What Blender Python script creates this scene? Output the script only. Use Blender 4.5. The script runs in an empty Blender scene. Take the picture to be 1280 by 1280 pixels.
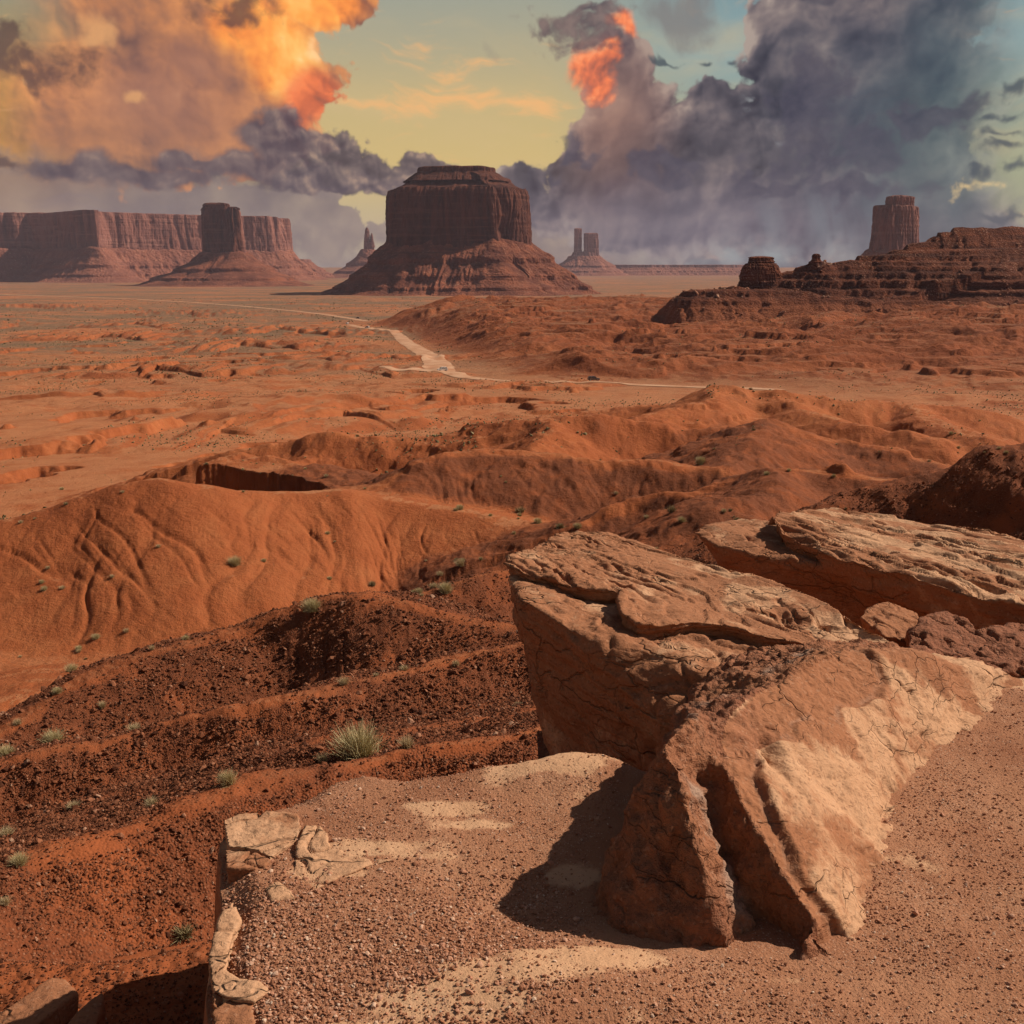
import bpy, math, random
import numpy as np
from mathutils import Vector, Matrix

SC = bpy.context.scene
COL = SC.collection
R = math.radians

# ------------------------------------------------------------------ camera
CAM_Z = 1.7
F = 1372.0                       # focal length in pixels of a 1280 px frame
PITCH = R(12.6)
camd = bpy.data.cameras.new("camera")
camo = bpy.data.objects.new("camera", camd)
COL.objects.link(camo)
camo.location = (0, 0, CAM_Z)
camo.rotation_euler = (R(90) - PITCH, 0, 0)
camd.sensor_width = 36.0
camd.lens = 18.0 * F / 640.0
camd.clip_start = 0.05
camd.clip_end = 200000
SC.camera = camo
SC.view_settings.view_transform = 'Standard'
SC.view_settings.look = 'None'
SC.view_settings.exposure = 0.14
SC.view_settings.gamma = 1.0
SC.cycles.use_denoising = True
SC.cycles.max_bounces = 5
SC.cycles.diffuse_bounces = 2
SC.cycles.glossy_bounces = 1
SC.cycles.volume_bounces = 0
SC.cycles.transparent_max_bounces = 6
SC.cycles.use_adaptive_sampling = True
SC.cycles.adaptive_threshold = 0.02

# ------------------------------------------------------------------ sun
SUN_AZ = R(72)                   # to the right of the view direction (+Y)
SUN_EL = R(39)
sund = bpy.data.lights.new("sun", 'SUN')
sund.energy = 5.0
sund.angle = R(0.5)
sund.color = (1.0, 0.885, 0.73)
suno = bpy.data.objects.new("sun", sund)
COL.objects.link(suno)
sdir = Vector((math.sin(SUN_AZ) * math.cos(SUN_EL), math.cos(SUN_AZ) * math.cos(SUN_EL), math.sin(SUN_EL)))
suno.rotation_euler = sdir.to_track_quat('Z', 'Y').to_euler()
suno.location = (20, 5, 30)

# ------------------------------------------------------------------ node helpers
def lin(c):
    c = c / 255.0
    return c / 12.92 if c <= 0.04045 else ((c + 0.055) / 1.055) ** 2.4

def rgb(r, g, b):
    return (lin(r), lin(g), lin(b), 1.0)

class NT:
    """short hand for building node trees"""
    def __init__(self, tree):
        self.t = tree
        self.n = tree.nodes
        self.l = tree.links
    def put(self, sock, v):
        if v is None:
            return
        if isinstance(v, bpy.types.NodeSocket):
            self.l.new(v, sock)
        else:
            sock.default_value = v
    def math(self, op, a, b=None, c=None, clamp=False):
        n = self.n.new('ShaderNodeMath'); n.operation = op; n.use_clamp = clamp
        self.put(n.inputs[0], a); self.put(n.inputs[1], b); self.put(n.inputs[2], c)
        return n.outputs[0]
    def add(self, a, b): return self.math('ADD', a, b)
    def sub(self, a, b): return self.math('SUBTRACT', a, b)
    def mul(self, a, b): return self.math('MULTIPLY', a, b)
    def vec(self, op, a, b=None, s=None):
        n = self.n.new('ShaderNodeVectorMath'); n.operation = op
        self.put(n.inputs[0], a)
        if b is not None: self.put(n.inputs[1], b)
        if s is not None: self.put(n.inputs['Scale'], s)
        return n.outputs['Value'] if op in ('LENGTH', 'DOT_PRODUCT', 'DISTANCE') else n.outputs[0]
    def comb(self, x, y, z):
        n = self.n.new('ShaderNodeCombineXYZ')
        for i, v in enumerate((x, y, z)): self.put(n.inputs[i], v)
        return n.outputs[0]
    def sep(self, v):
        n = self.n.new('ShaderNodeSeparateXYZ'); self.put(n.inputs[0], v)
        return n.outputs
    def noise(self, v, scale, detail=4, rough=0.55, lac=2.0, dist=0.0, kind='FBM', color=False, norm=True):
        n = self.n.new('ShaderNodeTexNoise')
        n.noise_type = kind
        if hasattr(n, 'normalize') and kind == 'FBM': n.normalize = norm
        self.put(n.inputs['Vector'], v)
        self.put(n.inputs['Scale'], scale); self.put(n.inputs['Detail'], detail)
        self.put(n.inputs['Roughness'], rough); self.put(n.inputs['Lacunarity'], lac)
        self.put(n.inputs['Distortion'], dist)
        return n.outputs['Color'] if color else n.outputs['Fac']
    def voro(self, v, scale, detail=0, rough=0.5, feature='F1', rand=1.0, out='Distance'):
        n = self.n.new('ShaderNodeTexVoronoi')
        n.feature = feature
        self.put(n.inputs['Vector'], v); self.put(n.inputs['Scale'], scale)
        if 'Detail' in n.inputs: self.put(n.inputs['Detail'], detail); self.put(n.inputs['Roughness'], rough)
        self.put(n.inputs['Randomness'], rand)
        return n.outputs[out]
    def remap(self, v, a, b, c=0.0, d=1.0, smooth=True, clamp=True):
        n = self.n.new('ShaderNodeMapRange')
        n.interpolation_type = 'SMOOTHSTEP' if smooth else 'LINEAR'
        n.clamp = clamp
        self.put(n.inputs[0], v); self.put(n.inputs[1], a); self.put(n.inputs[2], b)
        self.put(n.inputs[3], c); self.put(n.inputs[4], d)
        return n.outputs[0]
    def mix(self, f, a, b, mode='MIX'):
        n = self.n.new('ShaderNodeMix'); n.data_type = 'RGBA'; n.blend_type = mode
        n.clamp_factor = True
        self.put(n.inputs[0], f); self.put(n.inputs[6], a); self.put(n.inputs[7], b)
        return n.outputs[2]
    def ramp(self, f, stops):
        n = self.n.new('ShaderNodeValToRGB')
        cr = n.color_ramp
        while len(cr.elements) < len(stops): cr.elements.new(0.5)
        for e, (p, c) in zip(cr.elements, stops):
            e.position = p; e.color = c
        self.put(n.inputs[0], f)
        return n.outputs[0]
    def attr(self, name):
        n = self.n.new('ShaderNodeAttribute'); n.attribute_name = name
        return n.outputs['Fac']
    def bump(self, h, strength=0.5, dist=0.02, normal=None):
        n = self.n.new('ShaderNodeBump')
        self.put(n.inputs['Height'], h); self.put(n.inputs['Strength'], strength)
        self.put(n.inputs['Distance'], dist)
        if normal is not None: self.put(n.inputs['Normal'], normal)
        return n.outputs[0]

def ray(px, py):
    """world direction through a pixel of the 1280 px photograph, y = 1"""
    u = (px - 640) / F; v = (640 - py) / F
    d = np.array([u, math.cos(PITCH) + v * math.sin(PITCH), v * math.cos(PITCH) - math.sin(PITCH)])
    return d / d[1]

def U(px, py, Y):
    d = ray(px, py) * Y
    return (d[0], Y, CAM_Z + d[2])

# ------------------------------------------------------------------ sky: Nishita daylight with a layered evening cloud deck
SKY_STRENGTH = 0.1
# ------------------------------------------------------------------ numpy noise
def _hash(ix, iy, iz, seed):
    h = (ix.astype(np.uint32) * np.uint32(374761393) + iy.astype(np.uint32) * np.uint32(668265263)
         + iz.astype(np.uint32) * np.uint32(2147483647 - 58723) + np.uint32((seed * 974711 + 12345) & 0xffffffff))
    h ^= h >> np.uint32(13); h *= np.uint32(1274126177); h ^= h >> np.uint32(16)
    h *= np.uint32(2246822519); h ^= h >> np.uint32(15)
    return h

_Z0 = np.zeros(1, np.int32)
_ANG = np.linspace(0, 2 * np.pi, 256, endpoint=False)
_GX = np.cos(_ANG).astype(np.float32); _GY = np.sin(_ANG).astype(np.float32)
_rs = np.random.RandomState(7)
_G3 = _rs.normal(size=(256, 3)).astype(np.float32)
_G3 /= np.linalg.norm(_G3, axis=1)[:, None]

def perlin2(x, y, seed=0):
    x = np.asarray(x, np.float32); y = np.asarray(y, np.float32)
    xf = np.floor(x); yf = np.floor(y)
    xi = xf.astype(np.int32); yi = yf.astype(np.int32)
    fx = x - xf; fy = y - yf
    u = fx * fx * fx * (fx * (fx * 6 - 15) + 10); v = fy * fy * fy * (fy * (fy * 6 - 15) + 10)
    def g(dx, dy):
        h = _hash(xi + dx, yi + dy, _Z0, seed) & np.uint32(255)
        return _GX[h] * (fx - dx) + _GY[h] * (fy - dy)
    a = g(0, 0); b = g(1, 0); a += u * (b - a)
    c = g(0, 1); d = g(1, 1); c += u * (d - c)
    return (a + v * (c - a)) * 1.42

def perlin3(x, y, z, seed=0):
    x = np.asarray(x, np.float32); y = np.asarray(y, np.float32); z = np.asarray(z, np.float32)
    xf = np.floor(x); yf = np.floor(y); zf = np.floor(z)
    xi = xf.astype(np.int32); yi = yf.astype(np.int32); zi = zf.astype(np.int32)
    fx = x - xf; fy = y - yf; fz = z - zf
    u = fx * fx * fx * (fx * (fx * 6 - 15) + 10); v = fy * fy * fy * (fy * (fy * 6 - 15) + 10); w = fz * fz * fz * (fz * (fz * 6 - 15) + 10)
    def g(dx, dy, dz):
        q = _G3[_hash(xi + dx, yi + dy, zi + dz, seed) & np.uint32(255)]
        return q[..., 0] * (fx - dx) + q[..., 1] * (fy - dy) + q[..., 2] * (fz - dz)
    def pl(dz):
        a = g(0, 0, dz); a += u * (g(1, 0, dz) - a)
        c = g(0, 1, dz); c += u * (g(1, 1, dz) - c)
        return a + v * (c - a)
    a = pl(0)
    return (a + w * (pl(1) - a)) * 1.5

def fbm2(x, y, octv=4, gain=0.5, lac=2.03, seed=0, kind='fbm'):
    s = 0.0; a = 1.0; n = 0.0; f = 1.0
    for o in range(octv):
        p = perlin2(x * f + 17.3 * o, y * f - 9.1 * o, seed + o)
        if kind == 'billow': p = np.abs(p) * 2 - 0.6
        elif kind == 'ridge': p = (1 - np.abs(p) * 2)
        s = s + a * p; n += a; a *= gain; f *= lac
    return s / n

def fbm3(x, y, z, octv=4, gain=0.5, lac=2.03, seed=0, kind='fbm'):
    s = 0.0; a = 1.0; n = 0.0; f = 1.0
    for o in range(octv):
        p = perlin3(x * f + 17.3 * o, y * f - 9.1 * o, z * f + 4.7 * o, seed + o)
        if kind == 'billow': p = np.abs(p) * 2 - 0.6
        elif kind == 'ridge': p = (1 - np.abs(p) * 2)
        s = s + a * p; n += a; a *= gain; f *= lac
    return s / n

def worley2(x, y, seed=0, f2=False):
    x = np.asarray(x, np.float32); y = np.asarray(y, np.float32)
    xf = np.floor(x); yf = np.floor(y)
    xi = xf.astype(np.int32); yi = yf.astype(np.int32)
    fx = x - xf; fy = y - yf
    best = np.full(np.broadcast(x, y).shape, 9.0, np.float32)
    sec = best.copy() if f2 else None
    for dx in (-1, 0, 1):
        for dy in (-1, 0, 1):
            h = _hash(xi + dx, yi + dy, _Z0, seed)
            px = dx + (h & np.uint32(1023)).astype(np.float32) / 1023 - fx
            py = dy + ((h >> np.uint32(10)) & np.uint32(1023)).astype(np.float32) / 1023 - fy
            dd = px * px + py * py
            if f2:
                sec = np.minimum(sec, np.maximum(best, dd))
            best = np.minimum(best, dd)
    return (np.sqrt(best), np.sqrt(sec)) if f2 else np.sqrt(best)

def wbillow(x, y, octv=3, gain=0.5, lac=2.1, seed=0):
    """cauliflower noise, about -0.5 .. 0.5"""
    s = 0.0; a = 1.0; n = 0.0; f = 1.0
    for o in range(octv):
        s = s + a * (0.45 - worley2(x * f + 3.1 * o, y * f + 7.7 * o, seed + o)); n += a; a *= gain; f *= lac
    return s / n

def sst(a, b, x):
    t = np.clip((x - a) / (b - a), 0, 1)
    return t * t * (3 - 2 * t)

def smax(a, b, k):
    h = np.clip(0.5 + 0.5 * (a - b) / k, 0, 1)
    return b + (a - b) * h + k * h * (1 - h)

# ------------------------------------------------------------------ sky: daylight model plus an evening cloud deck, computed on a grid of directions
SKY_AZ = 30.0; SKY_LO = -1.5; SKY_HI = 17.0          # degrees covered by the cloud deck (mirrored onwards)

def clouds(W):
    H = int(W * (SKY_HI - SKY_LO) / (2 * SKY_AZ))
    az, el = np.meshgrid(np.linspace(-SKY_AZ, SKY_AZ, W, dtype=np.float32), np.linspace(SKY_LO, SKY_HI, H, dtype=np.float32))
    K = F / 100.0 * math.pi / 180                     # 1 unit = 100 px of the photograph
    X = az * K; Y = el * K
    def ae(px, py):
        v = ray(px, py); v = v / np.linalg.norm(v)
        return math.atan2(v[0], v[1]) * F / 100, math.asin(v[2]) * F / 100
    def C(r, g, b): return np.array([lin(r), lin(g), lin(b)], np.float32)
    def mix(a, b, t):
        t = np.asarray(t, np.float32)
        if t.ndim == 2: t = t[..., None]
        return a + (b - a) * t
    def ramp(t, stops):
        ps = [s[0] for s in stops]; cs = np.array([s[1] for s in stops])
        return np.stack([np.interp(t, ps, cs[:, i]) for i in range(3)], -1).astype(np.float32)
    def blobs(x, y, lst, k=0.25):
        acc = None
        for b in lst:
            px, py, rx, ry = b[:4]; wgt = b[4] if len(b) > 4 else 1.0
            cx, cy = ae(px, py)
            f = wgt - np.sqrt(((x - cx) * 100 / rx) ** 2 + ((y - cy) * 100 / ry) ** 2)
            acc = f if acc is None else smax(acc, f, k)
        return acc
    def glow(px, py, rx, ry, x=None, y=None):
        cx, cy = ae(px, py)
        x = Xw if x is None else x; y = Yw if y is None else y
        return 1 - sst(0, 1, np.sqrt(((x - cx) * 100 / rx) ** 2 + ((y - cy) * 100 / ry) ** 2))
    def warp(x, y, sc, amt, seed, octv=4):
        return x + fbm2(x * sc, y * sc, octv, seed=seed) * amt, y + fbm2(x * sc + 31, y * sc + 5, octv, seed=seed + 11) * amt

    Xw, Yw = warp(X, Y, 1.1, 0.20, 1, 3)
    Xf, Yf = warp(X * 0.5 + Xw * 0.5, Y * 0.5 + Yw * 0.5, 3.0, 0.045, 3, 3)
    n_lo = fbm2(Xf * 1.0, Yf * 1.3, 6, 0.45, seed=21)
    n_md = fbm2(Xf * 2.2, Yf * 2.6, 6, 0.48, seed=31)
    n_hi = fbm2(Xf * 5.0, Yf * 6.0, 5, 0.55, seed=41)
    edge = fbm2(Xf * 9.0, Yf * 9.0, 4, 0.6, seed=51)

    # open sky
    g = np.clip(Y / 3.4, 0, 1)
    warm = ramp(g, [(0.0, C(176, 160, 146)), (0.16, C(190, 172, 134)), (0.36, C(204, 178, 120)), (0.56, C(192, 172, 126)), (0.78, C(164, 160, 138)), (1.0, C(142, 152, 146))])
    cool = ramp(g, [(0.0, C(140, 136, 146)), (0.16, C(160, 158, 132)), (0.32, C(160, 164, 134)), (0.5, C(146, 156, 142)), (0.7, C(138, 160, 160)), (1.0, C(112, 138, 146))])
    gold = ramp(g, [(0.0, C(160, 132, 112)), (0.22, C(190, 138, 84)), (0.5, C(186, 138, 72)), (0.72, C(156, 140, 104)), (1.0, C(132, 144, 140))])
    c = mix(warm, cool, sst(0.2, 2.6, X))
    c = mix(c, gold, sst(-2.6, -5.2, X))
    c = mix(c, C(206, 178, 132), 0.45 * sst(-0.1, 0.7, fbm2(Xw * 0.5 + 4, Yw * 1.8, 5, seed=61)))
    # cirrus
    cx_, cy_ = warp(X, Y, 0.8, 0.35, 71)
    cn = fbm2(cx_ * 0.8, (cy_ + cx_ * 0.10) * 4.6, 6, 0.62, seed=81) + 0.35 * fbm2(cx_ * 3, cy_ * 9, 4, 0.6, seed=82)
    cm = np.maximum.reduce([glow(560, 128, 230, 40), 1.1 * glow(665, 124, 90, 30), 1.2 * glow(470, 128, 130, 20), 0.6 * glow(520, 70, 160, 40)])
    c = mix(c, C(236, 178, 118), 0.8 * sst(-0.15, 0.85, cn * 1.3 + 0.85 * cm - 0.40))
    c = mix(c, C(150, 158, 150), 0.6 * sst(0.1, 0.6, fbm2(cx_ * 2, cy_ * 1.2, 5, seed=83) + glow(860, 20, 130, 90) * 0.5 - 0.1) * glow(870, 20, 160, 140))
    c = mix(c, C(120, 112, 112), 0.65 * sst(0.1, 0.6, fbm2(cx_ * 1.6, cy_ * 1.2, 6, seed=84) + glow(850, 10, 120, 80) * 0.8 - 0.25))

    def shade(sc, seed, lx, ly, octv=4):
        """self-shadowed cauliflower relief: towards the light minus away from it"""
        a = wbillow(Xf * sc, Yf * sc, octv, 0.45, seed=seed)
        b = wbillow((Xf + lx) * sc, (Yf + ly) * sc, max(octv - 1, 2), 0.4, seed=seed)
        a2 = wbillow(Xf * sc, Yf * sc, max(octv - 1, 2), 0.4, seed=seed)
        return a, (a2 - b)

    # pale mauve bank above the horizon, open towards the straw gap
    lf = blobs(Xw, Yw, [(330, 268, 330, 58), (60, 258, 240, 66), (640, 300, 260, 70), (900, 300, 330, 90), (1150, 300, 160, 50)], 0.4)
    lf = lf + 0.5 * n_md + 0.25 * n_hi
    hole = blobs(Xf, Yf, [(472, 262, 26, 22), (452, 250, 22, 12), (500, 252, 30, 14)], 0.2) + 0.5 * n_hi + 0.3 * edge
    lm = sst(-0.05, 0.4, lf) * (1 - sst(-0.1, 0.12, hole))
    lt = 0.5 + 0.5 * n_md + 0.25 * n_lo
    lc = ramp(lt, [(0.2, C(112, 101, 104)), (0.5, C(138, 123, 117)), (0.8, C(164, 145, 130))])
    lr = ramp(lt, [(0.2, C(84, 86, 96)), (0.5, C(110, 111, 118)), (0.8, C(140, 144, 146))])
    lc = mix(lc, lr, sst(0.4, 2.6, X))
    lc = mix(lc, C(178, 140, 104), 0.5 * glow(20, 240, 160, 60))
    c = mix(c, lc, 0.93 * lm)
    c = mix(c, mix(C(104, 95, 102), C(142, 127, 118), np.clip(lt, 0, 1)), 0.75 * glow(200, 250, 330, 46) * lm)
    # faint layered bars in the bank
    bars = fbm2(Xw * 0.7, Yw * 4.0, 5, 0.55, seed=91)
    c = mix(c, C(112, 104, 118), 0.4 * sst(0.08, 0.45, bars) * sst(1.3, 0.2, Y) * lm)
    c = mix(c, C(198, 158, 140), 0.55 * sst(0.0, 0.4, bars + 0.1) * np.maximum(glow(880, 322, 110, 16), 0.7 * glow(730, 318, 60, 10)))

    # storm tower on the right
    sb = [(1040, 60, 90, 110), (1110, 130, 110, 150), (1010, 175, 110, 90), (900, 205, 90, 70), (800, 205, 90, 85), (770, 120, 40, 70), (800, 150, 34, 50),
          (1070, 250, 150, 90), (920, 255, 200, 60), (760, 245, 110, 44), (1130, 200, 80, 150), (1115, 20, 110, 80), (712, 208, 26, 24), (650, 226, 40, 20),
          (830, 260, 180, 55), (1170, 290, 90, 50), (620, 250, 80, 32), (985, 20, 50, 34), (968, 100, 30, 36), (955, 130, 44, 26), (893, 122, 26, 24), (905, 150, 40, 30), (868, 165, 24, 24)]
    f0 = blobs(Xw, Yw, sb, 0.2)
    bil, rel = shade(1.7, 101, -0.09, 0.07)
    bil2, rel2 = shade(4.5, 105, -0.035, 0.03, 3)
    f = f0 + 0.6 * bil + 0.32 * bil2 + 0.12 * edge + 0.0
    soft = sst(4.6, 5.7, X)
    m = mix(sst(-0.04, 0.10, f + 0.10 * n_hi)[..., None], sst(-0.35, 0.45, f0 + 0.25 * n_lo)[..., None], soft)[..., 0]
    crest = 1 - sst(0.0, 0.45, f)                       # thin sunlit rims
    nearedge = 0.35 + 0.65 * (1 - sst(0.1, 0.7, f))
    tone = 0.47 + 0.52 * n_lo + 0.24 * n_md + (1.15 * rel + 0.6 * rel2) * nearedge + 0.20 * crest
    sc_ = ramp(tone, [(0.15, C(54, 53, 64)), (0.35, C(76, 73, 82)), (0.5, C(98, 91, 97)), (0.68, C(128, 115, 114)), (0.9, C(166, 150, 140))])
    sc_ = mix(sc_, mix(C(58, 66, 82), C(84, 96, 106), np.clip(tone, 0, 1)), 0.75 * np.maximum(glow(1100, 160, 200, 170), glow(1180, 80, 120, 160)))
    sc_ = mix(sc_, mix(C(70, 88, 96), C(108, 126, 122), np.clip(tone, 0, 1)), 0.65 * glow(1190, 190, 130, 240))
    sc_ = mix(sc_, mix(C(98, 78, 82), C(164, 124, 108), np.clip(tone + 0.1, 0, 1)), 0.85 * glow(770, 160, 105, 140))
    sc_ = mix(sc_, mix(C(84, 82, 98), C(120, 116, 128), np.clip(tone, 0, 1)), 0.6 * glow(880, 290, 330, 90))
    c = mix(c, sc_, 0.97 * m)
    # rain veils under the tower
    veil = fbm2(X * 2.2 + Y * 0.5, Y * 0.35, 5, 0.5, seed=111)
    c = mix(c, C(120, 132, 138), 0.45 * sst(0.0, 0.5, veil + 0.2) * glow(1010, 285, 130, 60, X, Y))
    c = mix(c, C(96, 112, 118), 0.5 * sst(-0.1, 0.5, veil + 0.1) * glow(1150, 240, 90, 110, X, Y))
    c = mix(c, C(150, 158, 160), 0.55 * sst(-0.3, 0.5, n_md + 0.5 * n_hi) * glow(990, 320, 190, 34))
    c = mix(c, C(184, 190, 190), 0.5 * sst(0.1, 0.5, n_hi + 0.4 * bil2) * np.maximum(glow(968, 168, 14, 16), glow(936, 128, 12, 16)))
    # dark rags in front
    df = blobs(*warp(Xw, Yw, 2.2, 0.35, 121), [(835, 215, 50, 20), (1150, 150, 70, 26), (1010, 140, 50, 60), (1040, 190, 110, 30), (960, 230, 80, 18), (1070, 240, 90, 20), (720, 205, 30, 26)], 0.2)
    df = df + 0.9 * n_md + 0.5 * n_hi + 0.4 * rel2
    c = mix(c, mix(C(58, 60, 76), C(84, 82, 94), np.clip(0.5 + n_hi, 0, 1)), 0.7 * sst(0.0, 0.6, df))

    # fire lit plume
    ff = blobs(Xw, Yw, [(733, 84, 26, 30), (744, 108, 20, 24), (770, 32, 17, 13), (779, 44, 12, 12), (752, 70, 16, 16)], 0.15)
    fb, fr = shade(4.0, 131, -0.03, 0.04, 4)
    ff = ff + 0.8 * fb + 0.22 * edge + 0.18 * n_hi + 0.0
    ft = 0.55 + 0.32 * fbm2(Xf * 5, Yf * 2.5, 5, 0.5, seed=133) + 0.9 * fr - 0.25 * glow(752, 100, 30, 40)
    fc = ramp(ft, [(0.1, C(132, 88, 80)), (0.35, C(208, 112, 82)), (0.55, C(242, 132, 86)), (0.85, C(252, 172, 120))])
    c = mix(c, fc, 0.95 * sst(-0.15, 0.6, ff))
    rag = blobs(*warp(Xw, Yw, 3.0, 0.25, 141), [(695, 32, 34, 14), (735, 40, 36, 18), (762, 62, 26, 16), (716, 44, 36, 12), (740, 20, 30, 10)], 0.15)
    rag = rag + 0.8 * n_md + 0.7 * n_hi + 0.3 * edge
    c = mix(c, mix(C(78, 68, 78), C(124, 104, 102), np.clip(0.5 + n_hi * 1.2, 0, 1)), 0.88 * sst(-0.15, 0.7, rag))

    # orange thunderhead on the left
    ob = [(250, 60, 150, 90), (150, 120, 120, 90), (300, 120, 100, 80), (340, 50, 60, 70), (390, 14, 66, 22), (180, 20, 110, 60), (370, 105, 38, 42), (382, 140, 22, 22),
          (110, 160, 100, 60), (260, 165, 150, 50)]
    of0 = blobs(Xw, Yw, ob, 0.2)
    ob1, or1 = shade(1.9, 151, 0.09, 0.06)
    ob2, or2 = shade(5.0, 155, 0.035, 0.025, 3)
    of = of0 + 0.55 * ob1 + 0.34 * ob2 + 0.12 * edge + 0.02
    softl = sst(-4.0, -4.9, X)
    om = mix(sst(-0.05, 0.11, of + 0.14 * n_hi)[..., None], sst(-0.3, 0.55, of0 + 0.35 * n_lo)[..., None], softl)[..., 0]
    oedge = 0.35 + 0.65 * (1 - sst(0.1, 0.7, of))
    ot = 0.51 + 0.46 * n_lo + 0.24 * n_md + (0.85 * or1 + 0.5 * or2) * oedge
    oc = ramp(ot, [(0.15, C(116, 88, 82)), (0.36, C(156, 110, 88)), (0.55, C(190, 128, 90)), (0.75, C(220, 148, 96)), (0.95, C(240, 176, 122))])
    hot = np.clip(np.maximum.reduce([glow(345, 60, 84, 90), glow(400, 12, 100, 36), 0.8 * glow(310, 30, 90, 60)]) + 0.4 * or1, 0, 1)
    hc = ramp(ot, [(0.15, C(192, 112, 70)), (0.38, C(238, 142, 76)), (0.56, C(252, 164, 84)), (0.75, C(255, 190, 108)), (0.95, C(255, 214, 150))])
    oc = mix(oc, hc, sst(0.15, 0.75, hot))
    rc = ramp(ot, [(0.15, C(150, 92, 76)), (0.4, C(204, 106, 74)), (0.58, C(240, 128, 82)), (0.85, C(250, 168, 112))])
    oc = mix(oc, rc, 0.9 * sst(0.1, 0.7, np.maximum(glow(392, 120, 56, 56), glow(375, 148, 40, 30))))
    oc = mix(oc, mix(C(136, 100, 84), C(190, 132, 92), np.clip(ot, 0, 1)), 0.65 * glow(170, 185, 300, 70))
    oc = mix(oc, mix(C(108, 82, 84), C(164, 118, 100), np.clip(ot, 0, 1)), 0.8 * np.maximum(glow(200, 125, 150, 85), glow(240, 90, 80, 50)))
    c = mix(c, oc, om)
    wf = blobs(Xw, Yw, [(118, 36, 20, 14), (108, 46, 14, 8), (176, 128, 14, 8)], 0.1) + 0.6 * ob2 + 0.3 * edge + 0.1
    c = mix(c, C(214, 158, 108), 0.8 * sst(-0.2, 0.8, wf))

    # grey violet bank under the thunderhead
    gx, gy = warp(Xw, Yw, 1.6, 0.14, 161)
    gb = [(190, 214, 150, 12), (250, 200, 80, 9), (330, 208, 120, 22), (345, 172, 44, 32), (380, 192, 60, 26), (455, 214, 50, 22), (100, 215, 70, 16), (515, 220, 50, 20), (430, 228, 130, 16), (310, 165, 26, 16)]
    gbl, gr = shade(3.6, 165, 0.03, 0.06)
    flat = sst(-3.3, -1.9, X)
    gf = blobs(gx, gy, gb, 0.12) + (0.1 + 0.75 * flat) * gbl + 0.25 * n_md + 0.18 * n_hi + 0.12 * edge + 0.12
    gt = 0.45 + 0.25 * n_md + 0.12 * n_hi + 1.15 * gr * (0.35 + 0.65 * flat)
    gc = ramp(gt, [(0.12, C(68, 62, 72)), (0.36, C(88, 79, 86)), (0.56, C(114, 100, 100)), (0.8, C(164, 138, 122))])
    c = mix(c, gc, 0.95 * sst(-0.08, 0.16 + 0.45 * (1 - flat), gf + 0.1 * n_hi))

    # dark rags round the edge of the view
    rg = blobs(*warp(Xw, Yw, 2.0, 0.22, 171), [(25, 78, 72, 26), (0, 40, 50, 20), (290, 12, 56, 20), (0, 203, 24, 9), (880, 70, 14, 6), (1262, 108, 22, 13), (1262, 172, 36, 7),
                              (1255, 190, 30, 6), (1272, 208, 20, 8), (1218, 217, 12, 7), (1265, 150, 24, 6), (826, 71, 20, 3), (1262, 271, 40, 7), (925, 76, 12, 6)], 0.1)
    rg = rg + 1.0 * n_md + 0.6 * n_hi + 0.25 * edge
    rgc = mix(C(92, 74, 72), C(72, 82, 90), sst(-1.0, 1.0, X))
    c = mix(c, rgc, 0.85 * sst(-0.15, 0.8, rg))
    lit = blobs(Xf, Yf, [(1232, 229, 26, 5), (1205, 236, 12, 5), (1190, 245, 10, 10)], 0.1) + 1.3 * n_hi + 0.6 * edge
    c = mix(c, C(222, 192, 136), 0.75 * sst(-0.1, 1.0, lit))
    # the dusty air in front dulls the deck: a little more contrast behind it
    c = np.clip(c * 1.04 - 0.020, 0.004, 1.2)
    return c, H

def build_world():
    w = bpy.data.worlds.new("World")
    SC.world = w
    w.use_nodes = True
    t = w.node_tree
    t.nodes.clear()
    N = NT(t)
    out = t.nodes.new('ShaderNodeOutputWorld')
    bg = t.nodes.new('ShaderNodeBackground')
    bg.inputs['Strength'].default_value = SKY_STRENGTH
    t.links.new(bg.outputs[0], out.inputs[0])
    sky = t.nodes.new('ShaderNodeTexSky')
    sky.sky_type = 'NISHITA'
    sky.sun_disc = False
    sky.sun_elevation = SUN_EL
    sky.sun_rotation = SUN_AZ
    W = 2048
    c, H = clouds(W)
    img = bpy.data.images.new("cloud_deck", W, H, float_buffer=True, is_data=True)
    px = np.ones((H, W, 4), np.float32)
    px[..., :3] = c
    img.pixels.foreach_set(px.ravel())
    img.update()
    img.pack()
    tex = t.nodes.new('ShaderNodeTexImage')
    tex.image = img
    tex.extension = 'MIRROR'
    tex.interpolation = 'Cubic'
    tc = t.nodes.new('ShaderNodeTexCoord')
    x, y, z = N.sep(tc.outputs['Generated'])
    az = N.math('ARCTAN2', x, y)
    el = N.math('ARCSINE', z)
    u = N.add(N.mul(az, 180 / math.pi / (2 * SKY_AZ)), 0.5)
    v = N.math('MINIMUM', N.mul(N.sub(N.mul(el, 180 / math.pi), SKY_LO), 1 / (SKY_HI - SKY_LO)), 0.995)
    t.links.new(N.comb(u, N.math('MAXIMUM', v, 0.004), 0), tex.inputs[0])
    cl = N.vec('SCALE', tex.outputs[0], s=1.0 / SKY_STRENGTH)
    # above the deck a dimmed daylight sky takes over
    up = N.remap(el, R(15), R(30))
    over = N.vec('MULTIPLY', sky.outputs[0], (0.50, 0.40, 0.34))      # unseen overhead sky dimmed to weaken the fill, as under storm cloud
    t.links.new(N.mix(up, cl, over), bg.inputs['Color'])

build_world()
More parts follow.
